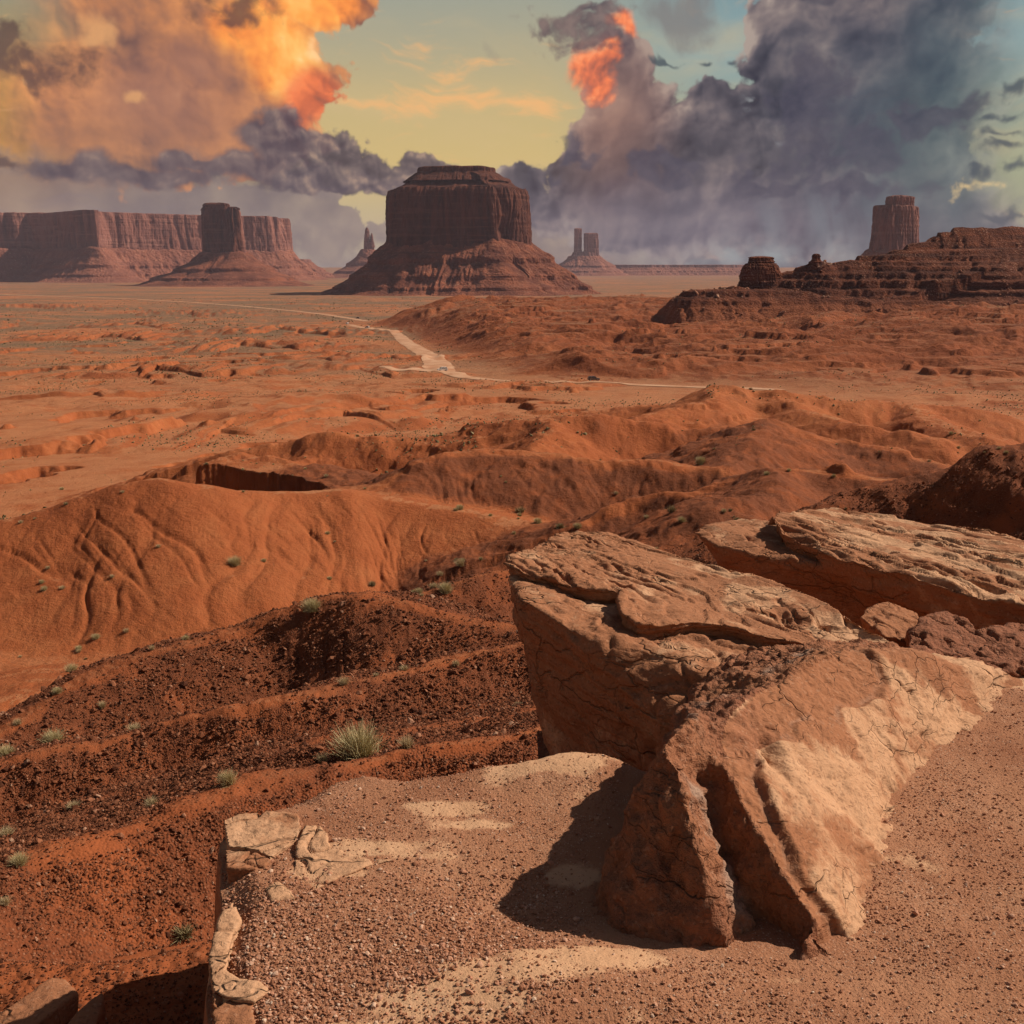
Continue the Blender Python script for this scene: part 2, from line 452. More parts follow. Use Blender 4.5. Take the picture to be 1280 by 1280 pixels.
# ------------------------------------------------------------------ terrain height
def Gz(px, py, z):
    d = ray(px, py)
    Y = (z - CAM_Z) / d[2]
    return (d[0] * Y, Y, z)

BASE_R = np.array([0, 3.9, 5, 10, 16, 24, 34, 50, 66, 92, 115, 140, 250, 500, 800, 1200, 2600, 8000, 90000], np.float64)
BASE_Z = np.array([-0.75, -0.8, -2.0, -7.2, -10.5, -13.0, -16.5, -20.6, -21.6, -22.2, -25.5, -28.5, -35, -45, -53, -57.5, -60.5, -61, -63])

def base_z(r):
    return np.interp(r, BASE_R, BASE_Z)

class Ridge:
    def __init__(self, pts, near, far, rnd=0.8, gul=(0, 1), k=0.6, rub=0.0, reach=None, seed=0, tint=0.0, rill=0.0, bare=0.0):
        self.p = np.array([U(*q) for q in pts])
        self.near, self.far, self.rnd, self.gul, self.k, self.rub, self.seed, self.tint = near, far, rnd, gul, k, rub, seed, tint
        self.reach = reach or 40.0
        self.rill, self.bare = rill, bare
    def apply(self, x, y, z, rub, tint, hill=None):
        p = self.p
        lo = p.min(0) - self.reach; hi = p.max(0) + self.reach
        idx = np.nonzero((x > lo[0]) & (x < hi[0]) & (y > lo[1]) & (y < hi[1]))[0]
        if idx.size == 0:
            return
        X = x[idx]; Y = y[idx]
        wl = self.rnd * 3
        X = X + 0.35 * wl * perlin2(X / wl / 2, Y / wl / 2, 300 + self.seed)
        Y = Y + 0.35 * wl * perlin2(X / wl / 2 + 9, Y / wl / 2, 330 + self.seed)
        s0 = 0.0
        segs = []
        best = np.full(idx.size, 1e9); SD = np.zeros(idx.size)
        for a, b in zip(p[:-1], p[1:]):
            e = b[:2] - a[:2]; L = math.hypot(*e)
            t = np.clip(((X - a[0]) * e[0] + (Y - a[1]) * e[1]) / (L * L), 0, 1)
            dx = X - a[0] - t * e[0]; dy = Y - a[1] - t * e[1]
            d = np.hypot(dx, dy)
            m = d < best
            best[m] = d[m]
            SD[m] = (e[0] * dy - e[1] * dx)[m]
            segs.append((d, s0 + t * L, a[2] + (b[2] - a[2]) * t))
            s0 += L
        # blend neighbouring segments so that the inside of a bend stays smooth
        tau = 0.10 * best + 0.15 * self.rnd
        ws = 0.0; S = 0.0; CZ = 0.0; bd = 0.0
        for d, sv, cz in segs:
            wgt = np.exp(-(d - best) / tau)
            ws = ws + wgt; S = S + wgt * sv; CZ = CZ + wgt * cz; bd = bd + wgt * d
        S = S / ws; CZ = CZ / ws; best = bd / ws
        sl = np.where(SD < 0, self.near, self.far)
        amp, lam = self.gul
        d = best
        drop = sl * (np.sqrt(d * d + self.rnd ** 2) - self.rnd)
        if amp > 0:
            sw = S + 0.3 * lam * perlin2(S / lam / 1.5, d / lam, 360 + self.seed) + 0.25 * d
            gv = fbm2(sw / lam, d / lam / 5, 3, 0.5, seed=400 + self.seed, kind='ridge')
            gv = np.clip(gv, -0.4, 1) ** 2
            drop = drop + amp * gv * sst(0.0, lam * 1.2, d)
        if self.rill > 0:
            # narrow winding rills cut by rain, running obliquely down the slope
            sw = S - 0.55 * d + 0.16 * lam * perlin2(S / lam / 0.9, d / lam / 1.4, 371 + self.seed)
            n1 = perlin2(sw / lam, d / lam / 9 + 0.2 * S / lam, 372 + self.seed)
            n2 = perlin2(sw / lam * 2.3 + 5, d / lam / 5, 373 + self.seed)
            wd = 0.055 + 0.05 * sst(0, lam * 3, d)
            rl = np.clip(1 - np.abs(n1) / wd, 0, 1) + 0.6 * np.clip(1 - np.abs(n2) / (wd * 1.3), 0, 1)
            drop = drop + self.rill * rl * sst(lam * 0.35, lam * 1.6, d) * sst(-0.35, 0.15, perlin2(S / lam / 2, d / lam / 3, 374 + self.seed))
        h = CZ - drop
        zz = z[idx]
        w = np.clip(0.5 + 0.5 * (h - zz) / self.k, 0, 1)
        z[idx] = zz + (h - zz) * w + self.k * w * (1 - w)
        rb = self.rub * (1 - self.bare * sst(1.0, 0.25, best / (self.rnd * 1.0) + 0.7 * perlin2(S / self.rnd / 2, d / self.rnd, 375 + self.seed))) if self.bare else self.rub
        rub[idx] += (rb - rub[idx]) * w
        tint[idx] += (self.tint - tint[idx]) * w
        if hill is not None: hill[idx] += (1 - hill[idx]) * w

RIDGES = [
    # far to near; points are crest pixels of the photograph with a distance
    Ridge([(700, 520, 196), (780, 512, 195), (840, 505, 193), (872, 490, 191), (912, 482, 190), (948, 496, 190), (970, 491, 188), (1035, 496, 188), (1058, 501, 187), (1140, 506, 187), (1205, 511, 187), (1280, 530, 186), (1380, 545, 185)],
          0.42, 0.35, 3.0, (0.8, 9.0), 1.2, 0.15, 60, 1, rill=0.45),
    Ridge([(912, 483, 189), (880, 497, 178), (850, 512, 168), (800, 525, 160)], 0.45, 0.40, 2.2, (0.9, 6), 1.0, 0.25, 30, 21),
    Ridge([(970, 492, 187), (1000, 512, 172), (1060, 530, 160), (1150, 545, 152)], 0.45, 0.40, 2.2, (0.9, 6), 1.0, 0.1, 30, 22),
    Ridge([(1140, 507, 186), (1170, 530, 168), (1240, 550, 150)], 0.45, 0.40, 2.2, (0.9, 6), 1.0, 0.1, 30, 23),
    Ridge([(300, 566, 146), (350, 556, 147), (385, 546, 147), (415, 541, 147), (450, 545, 146), (500, 547, 145), (550, 545, 144), (600, 533, 143), (645, 526, 142), (700, 524, 140)],
          0.50, 0.30, 2.2, (0.9, 7.0), 0.9, 0.12, 45, 2, rill=0.28),
    Ridge([(625, 566, 132), (655, 556, 135), (690, 526, 139), (740, 518, 141), (790, 527, 141), (840, 537, 140), (900, 535, 138), (950, 545, 132)],
          0.48, 0.35, 2.5, (0.5, 7.5), 0.9, 0.3, 45, 3, rill=0.45),
    Ridge([(690, 527, 138), (680, 545, 128), (668, 565, 120)], 0.5, 0.5, 1.6, (0.6, 4), 0.8, 0.2, 20, 24),
    Ridge([(780, 600, 112), (810, 582, 116), (855, 560, 118), (910, 538, 120), (960, 528, 121), (1020, 549, 119), (1090, 560, 117), (1150, 572, 115), (1200, 584, 113)],
          0.46, 0.35, 2.2, (0.5, 5.0), 0.9, 0.8, 45, 4, rill=0.3, bare=0.7),
    Ridge([(960, 529, 120), (930, 555, 108), (900, 585, 98)], 0.45, 0.45, 1.8, (0.5, 4), 0.8, 0.7, 20, 25),
    Ridge([(480, 603, 96), (515, 585, 98), (560, 571, 100), (600, 568, 101), (640, 571, 101), (690, 569, 101), (755, 579, 101), (840, 580, 100), (890, 590, 98), (930, 604, 95)],
          0.52, 0.35, 2.0, (0.45, 4.2), 0.8, 0.72, 40, 5, rill=0.16, bare=0.6),
    Ridge([(720, 655, 78), (760, 640, 79), (805, 625, 80), (860, 616, 80), (920, 606, 80), (985, 588, 80), (1040, 591, 79), (1115, 604, 78), (1180, 620, 75)],
          0.48, 0.38, 1.6, (0.5, 4.0), 0.7, 0.8, 35, 6, rill=0.25, bare=0.8),
    Ridge([(985, 589, 79), (950, 612, 70), (900, 640, 62)], 0.45, 0.45, 1.2, (0.4, 3), 0.7, 0.7, 15, 26),
    Ridge([(1400, 535, 55), (1340, 546, 55), (1280, 557, 55.5), (1230, 566, 56), (1200, 582, 57), (1145, 602, 57), (1060, 633, 56), (980, 658, 54)],
          0.55, 0.45, 1.2, (0.6, 4.0), 0.6, 0.9, 35, 7, rill=0.25),
    # the long bright slope on the left
    Ridge([(-140, 690, 78), (-60, 668, 78.5), (0, 650, 79), (50, 637, 80), (100, 622, 81), (160, 604, 82), (205, 596, 83), (250, 603, 84), (300, 611, 85), (350, 614, 86), (400, 614, 87), (445, 610, 88), (500, 620, 89), (560, 632, 88), (620, 645, 86), (690, 660, 84)],
          0.40, 0.30, 2.2, (0.30, 3.6), 0.9, 0.0, 40, 8, rill=0.17),
    Ridge([(-40, 885, 49), (30, 868, 51), (60, 862, 52)], 0.25, 0.2, 0.8, (0.2, 2), 0.5, 0.05, 8, 27),
    # stony spurs below the ledge
    Ridge([(505, 752, 49), (560, 729, 51), (600, 718, 52), (640, 713, 53), (720, 705, 54)], 0.62, 0.42, 0.8, (0.10, 2.2), 0.4, 1.0, 16, 9, bare=0.5),
    Ridge([(-60, 945, 32), (0, 914, 34), (60, 886, 35.5), (105, 861, 37), (170, 822, 39), (230, 806, 40), (280, 792, 41), (345, 763, 42), (400, 746, 42.5), (435, 740, 42.5), (475, 738, 42), (530, 757, 40.5), (600, 778, 39.5), (660, 786, 39), (740, 790, 38)],
          0.39, 0.52, 1.1, (0.12, 3.0), 0.4, 1.0, 22, 10, rill=0.08, bare=0.56),
    Ridge([(-60, 960, 22), (0, 947, 22.8), (50, 936, 23), (75, 931, 23.2), (125, 927, 23.4), (166, 921, 23.6), (200, 910, 23.8), (250, 897, 24), (306, 880, 24.3), (403, 860, 25), (475, 847, 25.6), (565, 832, 26.4), (653, 810, 27), (740, 792, 27)],
          0.68, 0.50, 0.6, (0.14, 2.4), 0.25, 1.0, 16, 11, rill=0.07, bare=0.58),
    Ridge([(-80, 1130, 10.2), (0, 1092, 11), (94, 1055, 11.8), (175, 1027, 12.5), (219, 1002, 12.9), (300, 977, 13.5), (400, 962, 14.0), (470, 952, 14.4), (560, 930, 15), (700, 900, 16)],
          0.72, 0.50, 0.40, (0.16, 1.5), 0.2, 1.0, 10, 12, rill=0.05, bare=0.56),
    Ridge([(420, 930, 17.0), (520, 915, 18.5), (640, 895, 20), (740, 870, 21)], 0.6, 0.4, 0.4, (0.15, 1.3), 0.3, 0.95, 8, 13, bare=0.5),
    Ridge([(-300, 1260, 3.1), (-120, 1238, 3.22), (0, 1222, 3.3), (125, 1212, 3.35), (200, 1197, 3.45), (262, 1183, 3.5), (330, 1165, 3.55)], 0.10, 0.9, 0.15, (0.03, 0.5), 0.06, 0.55, 3, 14),
]

PLATEAU = [Gz(265, 1420, 0), Gz(264, 1280, 0), Gz(262, 1233, 0), Gz(260, 1192, 0), Gz(262, 1168, 0), Gz(275, 1142, 0), Gz(271, 1124, 0), Gz(277, 1080, 0), Gz(277, 1027, 0), Gz(290, 1017, 0), Gz(312, 1005, 0),
           Gz(377, 985, 0), Gz(419, 964, 0), Gz(453, 954, 0), Gz(515, 961, 0), Gz(566, 957, 0), Gz(604, 950, 0), Gz(680, 944, 0), Gz(725, 938, 0), Gz(770, 944, 0), Gz(808, 957, 0)]
PLATEAU += [(0.62, 3.60, 0), (0.95, 3.95, 0), (1.6, 4.32, 0), (2.1, 4.58, 0), (2.9, 4.78, 0), (4.2, 5.0, 0), (6, 6.6, 0), (14, 4.0, 0), (30, -6, 0), (20, -30, 0), (-6, -30, 0), (-3.0, -6, 0), (-1.2, 0.4, 0), (-0.86, 1.3, 0)]
PLATEAU = np.array([p[:2] for p in PLATEAU])

def poly_sd(x, y, poly):
    """signed distance to a polygon, positive inside"""
    d = np.full(x.shape, 1e9); ins = np.zeros(x.shape, bool)
    n = len(poly)
    for i in range(n):
        a = poly[i]; b = poly[(i + 1) % n]
        e = b - a
        t = np.clip(((x - a[0]) * e[0] + (y - a[1]) * e[1]) / (e @ e), 0, 1)
        d = np.minimum(d, np.hypot(x - a[0] - t * e[0], y - a[1] - t * e[1]))
        c = (a[1] <= y) != (b[1] <= y)
        with np.errstate(divide='ignore', invalid='ignore'):
            xi = a[0] + (y - a[1]) / (b[1] - a[1] if b[1] != a[1] else 1e-9) * e[0]
        ins ^= c & (x < xi)
    return np.where(ins, d, -d)

def terrace(z, h, sharp, w):
    q = z / h; f = np.floor(q); r = q - f
    return z + w * (h * (f + sst(0.5 - sharp, 0.5 + sharp, r)) - z)

# dirt road: pixels along its centre line, half width in metres
ROAD_PX = [(985, 489.5, 3.5), (960, 487, 4.5), (900, 485, 5), (850, 483.5, 5), (780, 481, 4), (700, 480, 4), (640, 477.5, 4), (590, 473, 4), (556, 469, 6), (549, 463, 8), (547, 455, 7.5), (536, 445, 6.5), (516, 434, 6), (505, 427, 6), (498, 420, 5), (478, 414.5, 5), (455, 410.5, 4.5), (436, 406, 4.5)]
ROAD2_PX = [(462, 402.5, 5), (440, 398.5, 5), (405, 393, 5), (360, 388, 5), (300, 382.5, 5.5), (240, 378, 6), (170, 374, 7), (90, 371, 8), (0, 368, 9)]
SPUR_PX = [(546, 464, 13), (525, 465, 10), (500, 466, 6), (475, 463.5, 2.5)]

def on_base(px, py):
    """where a view ray meets the open valley floor"""
    d = ray(px, py)
    Ys = np.geomspace(100, 9000, 4000)
    zz = CAM_Z + d[2] * Ys - base_z(np.hypot(d[0] * Ys, Ys))
    i = int(np.argmax(zz < 0))
    return (d[0] * Ys[i], Ys[i])

def road_line(lst):
    return np.array([[*on_base(a, b), w] for a, b, w in lst])
ROADS = [road_line(ROAD_PX), road_line(ROAD2_PX), road_line(SPUR_PX)]

def seg_dist(x, y, line):
    best = np.full(x.shape, 1e9); W = np.zeros(x.shape)
    for a, b in zip(line[:-1], line[1:]):
        e = b[:2] - a[:2]
        t = np.clip(((x - a[0]) * e[0] + (y - a[1]) * e[1]) / (e @ e), 0, 1)
        d = np.hypot(x - a[0] - t * e[0], y - a[1] - t * e[1])
        m = d < best
        best[m] = d[m]; W[m] = (a[2] + (b[2] - a[2]) * t)[m]
    return best, W

def plateau_bump(x, y):
    h = 0.02 * fbm2(x * 1.3, y * 1.3, 4, 0.5, seed=501) + 0.006 * fbm2(x * 9, y * 9, 3, 0.5, seed=502)
    # raised lip of pale rock in the lower middle and a rounded back rim
    h = h + 0.05 * np.exp(-(((x - 0.12) / 0.34) ** 2 + ((y - 2.32) / 0.16) ** 2))
    h = h + 0.05 * np.exp(-(((x - 0.25) / 0.35) ** 2 + ((y - 3.50) / 0.18) ** 2))
    h = h - 0.04 * np.exp(-(((x - 0.05) / 0.28) ** 2 + ((y - 2.75) / 0.2) ** 2))
    return h

def terrain(x, y):
    """height and surface masks at world points"""
    x = np.asarray(x, np.float64); y = np.asarray(y, np.float64)
    r = np.hypot(x, y)
    z = base_z(r)
    rub = np.zeros(x.shape); tint = np.zeros(x.shape)
    rub += 0.9 * (r < 30) * (r > 4.2)
    hill = np.zeros(x.shape)
    # long swells of the valley floor with small cut banks
    far = sst(95, 200, r)
    i = np.nonzero(r > 90)[0]
    X, Y, Rr = x[i], y[i], r[i]
    px = X / np.maximum(Y, 1)
    roadd = np.full(i.size, 1e9)
    for L in ROADS:
        d, w = seg_dist(X, Y, L)
        roadd = np.minimum(roadd, d - w)
    roadk = sst(2.0, 45.0, roadd) if i.size else roadd
    damp = sst(2600, 900, Rr) * 0.7 + 0.3
    s1 = fbm2(X / 140 + 3, Y / 190, 4, 0.5, seed=601) * 6.0
    s2 = fbm2(X / 42, Y / 60, 4, 0.5, seed=611) * 2.6
    plain = (s1 + s2) * damp
    plain = terrace(plain + 0.9 * fbm2(X / 22, Y / 22, 5, 0.6, seed=615), 2.0, 0.06, 0.9 * sst(-0.05, 0.2, perlin2(X / 120, Y / 150, 616)))
    # badlands: right of the road, rising backwards to the foot of the mesa
    edge = np.interp(Y, [150, 300, 430, 470, 560, 700, 900, 1200], [0.6, 0.30, 0.10, -0.02, -0.05, -0.10, -0.125, -0.14])
    bl = sst(-0.02, 0.11, px - edge + 0.02 * perlin2(X / 60, Y / 60, 620)) * sst(1330, 1130, Y + 70 * perlin2(X / 130, Y / 500, 622)) * sst(330, 480, Y)
    lift = np.interp(Y, [330, 480, 620, 800, 1000, 1150], [0, 1, 4, 9, 16, 20]) + 14 * sst(0.12, 0.5, px) * sst(430, 640, Y)
    wx = X + 18 * perlin2(X / 70, Y / 70, 631); wy = Y + 18 * perlin2(X / 70 + 7, Y / 70, 632)
    h1 = fbm2(wx / 105, wy / 75, 3, 0.45, seed=641, kind='ridge')
    h2 = fbm2(wx / 38, wy / 28, 4, 0.5, seed=651, kind='ridge')
    h3 = fbm2(wx / 16, wy / 12, 4, 0.5, seed=653, kind='ridge')
    hills = (h1 * 7.5 + h2 * 3.6 * (0.5 + sst(-0.5, 0.6, h1)) + h3 * 0.9) * np.interp(Y, [330, 500, 700, 1100], [0.5, 0.8, 1.0, 1.0])
    bz = lift + hills
    bz = terrace(bz + 1.8 * fbm2(X / 40, Y / 40, 6, 0.6, seed=655), np.where(perlin2(X / 150, Y / 150, 658) > 0, 2.6, 4.1), 0.08, 0.62 * sst(-0.02, 0.3, perlin2(X / 60, Y / 50, 656)))
    z[i] += far[i] * ((1 - bl) * plain * roadk + bl * bz * (0.12 + 0.88 * roadk))
    tint[i] = 0.6 * bl
    # reddish cut banks in the middle distance
    for pts, hgt, sd_ in BANKS:
        bp = np.array([U(*q)[:2] for q in pts])
        jj = np.nonzero((X > bp[:, 0].min() - 60) & (X < bp[:, 0].max() + 60) & (Y > bp[:, 1].min() - 60) & (Y < bp[:, 1].max() + 190))[0]
        if jj.size == 0: continue
        Xb, Yb = X[jj], Y[jj]
        d, s = bank_coords(Xb, Yb, pts)
        big = max(1.0, hgt / 2.0)
        n_ = big * (1.3 * perlin2(Xb / 14 / big, Yb / 14 / big, 658 + sd_) + 0.6 * fbm2(Xb / 3.5, Yb / 3.5, 4, 0.6, seed=660 + sd_))
        k = sst(0.0, 0.12, s) * sst(1.0, 0.88, s)
        st = 0.75 * sst(-0.5, 0.5, d + n_) + 0.25 * sst(1.2 * big, 1.2 * big + 0.9, d + n_ * 1.3)
        hm = 0.45 + 0.75 * sst(-0.4, 0.4, perlin2(Xb / 9, Yb / 30, 668 + sd_))
        z[i[jj]] += 0.75 * hgt * hm * k * st * sst(60 * big, 6, d)
    for R_ in RIDGES[:13]:
        R_.apply(x, y, z, rub, tint, hill)
    cut_bank(x, y, z, rub)
    # small gullies and knolls that break up the middle hills
    ih = np.nonzero(hill > 0.02)[0]
    Xh, Yh = x[ih], y[ih]
    wxh = Xh + 1.5 * perlin2(Xh / 6, Yh / 6, 721); wyh = Yh + 1.5 * perlin2(Xh / 6 + 4, Yh / 6, 722)
    g1 = fbm2(wxh / 8.5, wyh / 10, 4, 0.55, seed=723, kind='ridge')
    z[ih] += hill[ih] * (0.75 * (g1 - 0.3) + 0.16 * fbm2(Xh / 1.7, Yh / 1.7, 4, 0.6, seed=727))
    rub[ih] = np.clip(rub[ih] + hill[ih] * 0.55 * fbm2(Xh / 7, Yh / 9, 4, 0.55, seed=729), 0, 1)
    # low shelves of harder rock along their flanks
    shelf = terrace(z[ih] + 0.25 * fbm2(Xh / 5, Yh / 5, 4, 0.6, seed=731), 1.7, 0.10, 1.0) - z[ih]
    z[ih] += hill[ih] * shelf * 0.30 * sst(0.15, 0.45, perlin2(Xh / 16, Yh / 16, 733))
    for R_ in RIDGES[13:]:
        R_.apply(x, y, z, rub, tint)
    # surface roughness scaled to distance
    i = np.nonzero((r > 3.0) & (r < 260))[0]
    X, Y, Rr = x[i], y[i], r[i]
    ru = rub[i]
    n = fbm2(X / 2.2, Y / 2.2, 5, 0.58, seed=671) * (0.12 + 0.10 * ru) * sst(8, 25, Rr) + fbm2(X / 0.55, Y / 0.55, 4, 0.55, seed=681) * (0.03 + 0.05 * ru) * sst(3, 8, Rr)
    i2 = np.nonzero(Rr < 60)[0]
    q = np.zeros(i.size)
    q[i2] = sst(4, 16, Rr[i2]) * 0.045 * ru[i2] * (0.4 - worley2(X[i2] / 0.22, Y[i2] / 0.22, 691)) + 0.03 * ru[i2] * fbm2(X[i2] / 0.16, Y[i2] / 0.16, 3, 0.6, seed=692)
    z[i] += n + q
    # plateau under the camera
    grav = np.zeros(x.shape)
    i = np.nonzero((r < 45))[0]
    X, Y = x[i], y[i]
    jx = X + 0.035 * fbm2(X * 6, Y * 6, 3, seed=701); jy = Y + 0.035 * fbm2(X * 6 + 5, Y * 6, 3, seed=702)
    sd = poly_sd(jx, jy, PLATEAU)
    top = plateau_bump(X, Y) - 0.05 * sst(0.12, 0.0, sd)
    out = -sd
    side = -(out * 4.5) - 0.25 * sst(0.0, 0.05, out)
    side = np.where(out > 0.35, -0.25 - 1.575 - (out - 0.35) * 0.9, side)
    side = side + 0.10 * perlin2(X * 5, Y * 5, 703) * sst(0.0, 0.1, out)
    h = np.where(sd > 0, top, top + side)
    zz = z[i]
    m = h > zz
    z[i] = np.where(m, h, zz)
    grav[i] = m * sst(-0.05, 0.02, sd)
    rub[i] = np.where(m, 0.0, rub[i])
    tint[i] = np.where(m, 0.0, tint[i])
    return z, rub, tint, grav

def bank_coords(X, Y, pts):
    """signed distance behind a polyline (positive beyond it) and 0..1 position along it"""
    p = np.array([U(*q)[:2] for q in pts])
    best = np.full(X.shape, 1e9); S = np.zeros(X.shape); D = np.zeros(X.shape)
    tot = np.sum(np.hypot(*np.diff(p, axis=0).T)); s0 = 0.0
    for a, b in zip(p[:-1], p[1:]):
        e = b - a; L = math.hypot(*e)
        t = ((X - a[0]) * e[0] + (Y - a[1]) * e[1]) / (L * L)
        tc = np.clip(t, 0, 1)
        dx = X - a[0] - tc * e[0]; dy = Y - a[1] - tc * e[1]
        d = np.hypot(dx, dy)
        m = d < best
        best[m] = d[m]; S[m] = ((s0 + t * L) / tot)[m]; D[m] = (np.sign(e[0] * dy - e[1] * dx) * d)[m]
        s0 += L
    return D, S

def BK(lst): return [(a, b, on_base(a, b)[1]) for a, b in lst]
BANKS = [
    (BK([(325, 540), (345, 535), (380, 524), (430, 518), (470, 524), (505, 530)]), 2.2, 1),
    (BK([(330, 534), (370, 522), (400, 515), (430, 511), (460, 508), (500, 515)]), 1.6, 2),
    (BK([(225, 566), (245, 556), (262, 546), (275, 541), (330, 546)]), 1.4, 3),
    (BK([(510, 510), (560, 500), (610, 497)]), 1.6, 4),
    (BK([(172, 468), (195, 463), (225, 465), (262, 472)]), 3.4, 5),
    (BK([(100, 424), (125, 420), (150, 421), (185, 424)]), 4.0, 6),
    (BK([(145, 410), (165, 407), (200, 411)]), 4.0, 7),
    (BK([(100, 506), (118, 502), (130, 506)]), 1.8, 8),
    (BK([(365, 455), (395, 452), (420, 456)]), 2.2, 9),
    (BK([(425, 465), (450, 462), (495, 474)]), 2.2, 10),
    (BK([(460, 452), (490, 449), (505, 452)]), 2.6, 11),
    (BK([(265, 440), (300, 432), (340, 434), (380, 438)]), 3.6, 12),
    (BK([(300, 420), (350, 415), (400, 418), (435, 422)]), 4.2, 13),
    (BK([(220, 394), (235, 392), (245, 396)]), 5.0, 14),
    (BK([(0, 386), (40, 384), (70, 387)]), 5.5, 15),
    (BK([(610, 487), (650, 483), (690, 487)]), 1.8, 16),
]

CUT = [(234, 580, 133.0), (262, 581, 131.5), (300, 587, 128), (350, 594, 122), (378, 601, 117.5), (410, 611, 111)]
def cut_bank(x, y, z, rub):
    """the steep eroded bank behind the bright slope: a dark vertical face turned to the camera"""
    i = np.nonzero((x > -62) & (x < -8) & (y > 90) & (y < 165))[0]
    if i.size == 0: return
    X, Y = x[i], y[i]
    D, S = bank_coords(X, Y, CUT)
    zt = np.interp(S, np.linspace(0, 1, len(CUT)), [U(*q)[2] for q in CUT])
    n = 0.9 * perlin2(X / 6.0, Y / 6.0, 710) + 0.35 * fbm2(X / 1.3, Y / 1.3, 4, 0.6, seed=711)
    k = sst(-0.01, 0.05, S) * sst(1.02, 0.97, S)
    D = D + n
    # ground behind the face
    back = zt + 0.04 * D
    zi = z[i]
    kb = sst(-0.01, 0.07, S) * sst(1.02, 0.97, S) * sst(0.0, 0.25, D) * sst(16, 6, D)
    zi = zi + (np.maximum(back, zi) - zi) * kb
    floor_ = zt - 2.7 - 0.04 * np.abs(D) + 0.9 * sst(-2.2, 0.2, D) + 0.5 * perlin2(X / 1.2, Y / 1.2, 713)
    kf = k * sst(0.25, 0.0, D) * sst(-9, -4, D)
    zi = zi + (np.minimum(floor_, zi) - zi) * kf
    z[i] = zi

def dist_rows():
    out = [0.02, 0.6]
    for end, q in ((2.0, 1.02), (5.0, 1.006), (12.0, 1.008), (60.0, 1.0038), (220.0, 1.0032), (1250.0, 1.0030), (6000.0, 1.013), (90000.0, 1.06)):
        n = max(2, int(math.ceil(math.log(end / out[-1]) / math.log(q))))
        out += list(np.geomspace(out[-1], end, n + 1)[1:])
    return np.array(out)

def grid_mesh(name, co, quads, mat, smooth=True, attrs=None):
    me = bpy.data.meshes.new(name)
    nv = len(co)
    me.vertices.add(nv)
    me.vertices.foreach_set('co', np.asarray(co, np.float32).ravel())
    quads = np.asarray(quads, np.int32)
    nf, k = quads.shape
    me.loops.add(nf * k)
    me.loops.foreach_set('vertex_index', quads.ravel())
    me.polygons.add(nf)
    me.polygons.foreach_set('loop_start', np.arange(0, nf * k, k, dtype=np.int32))
    me.polygons.foreach_set('use_smooth', np.full(nf, smooth))
    for nm, v in (attrs or {}).items():
        at = me.attributes.new(nm, 'FLOAT', 'POINT')
        at.data.foreach_set('value', np.asarray(v, np.float32))
    me.update(calc_edges=True)
    me.materials.append(mat)
    ob = bpy.data.objects.new(name, me)
    COL.objects.link(ob)
    return ob

def grid_quads(nr, nc, wrap=False):
    a = np.arange(nr * nc).reshape(nr, nc)
    if wrap:
        b = np.roll(a, -1, axis=1)
        q = np.stack([a[:-1], b[:-1], b[1:], a[1:]], -1)
    else:
        q = np.stack([a[:-1, :-1], a[:-1, 1:], a[1:, 1:], a[1:, :-1]], -1)
    return q.reshape(-1, 4)
# ------------------------------------------------------------------ ground
def new_mat(name):
    m = bpy.data.materials.new(name)
    m.use_nodes = True
    t = m.node_tree
    b = t.nodes['Principled BSDF']
    b.inputs['Roughness'].default_value = 0.95
    b.inputs['Specular IOR Level'].default_value = 0.12
    return m, NT(t), b

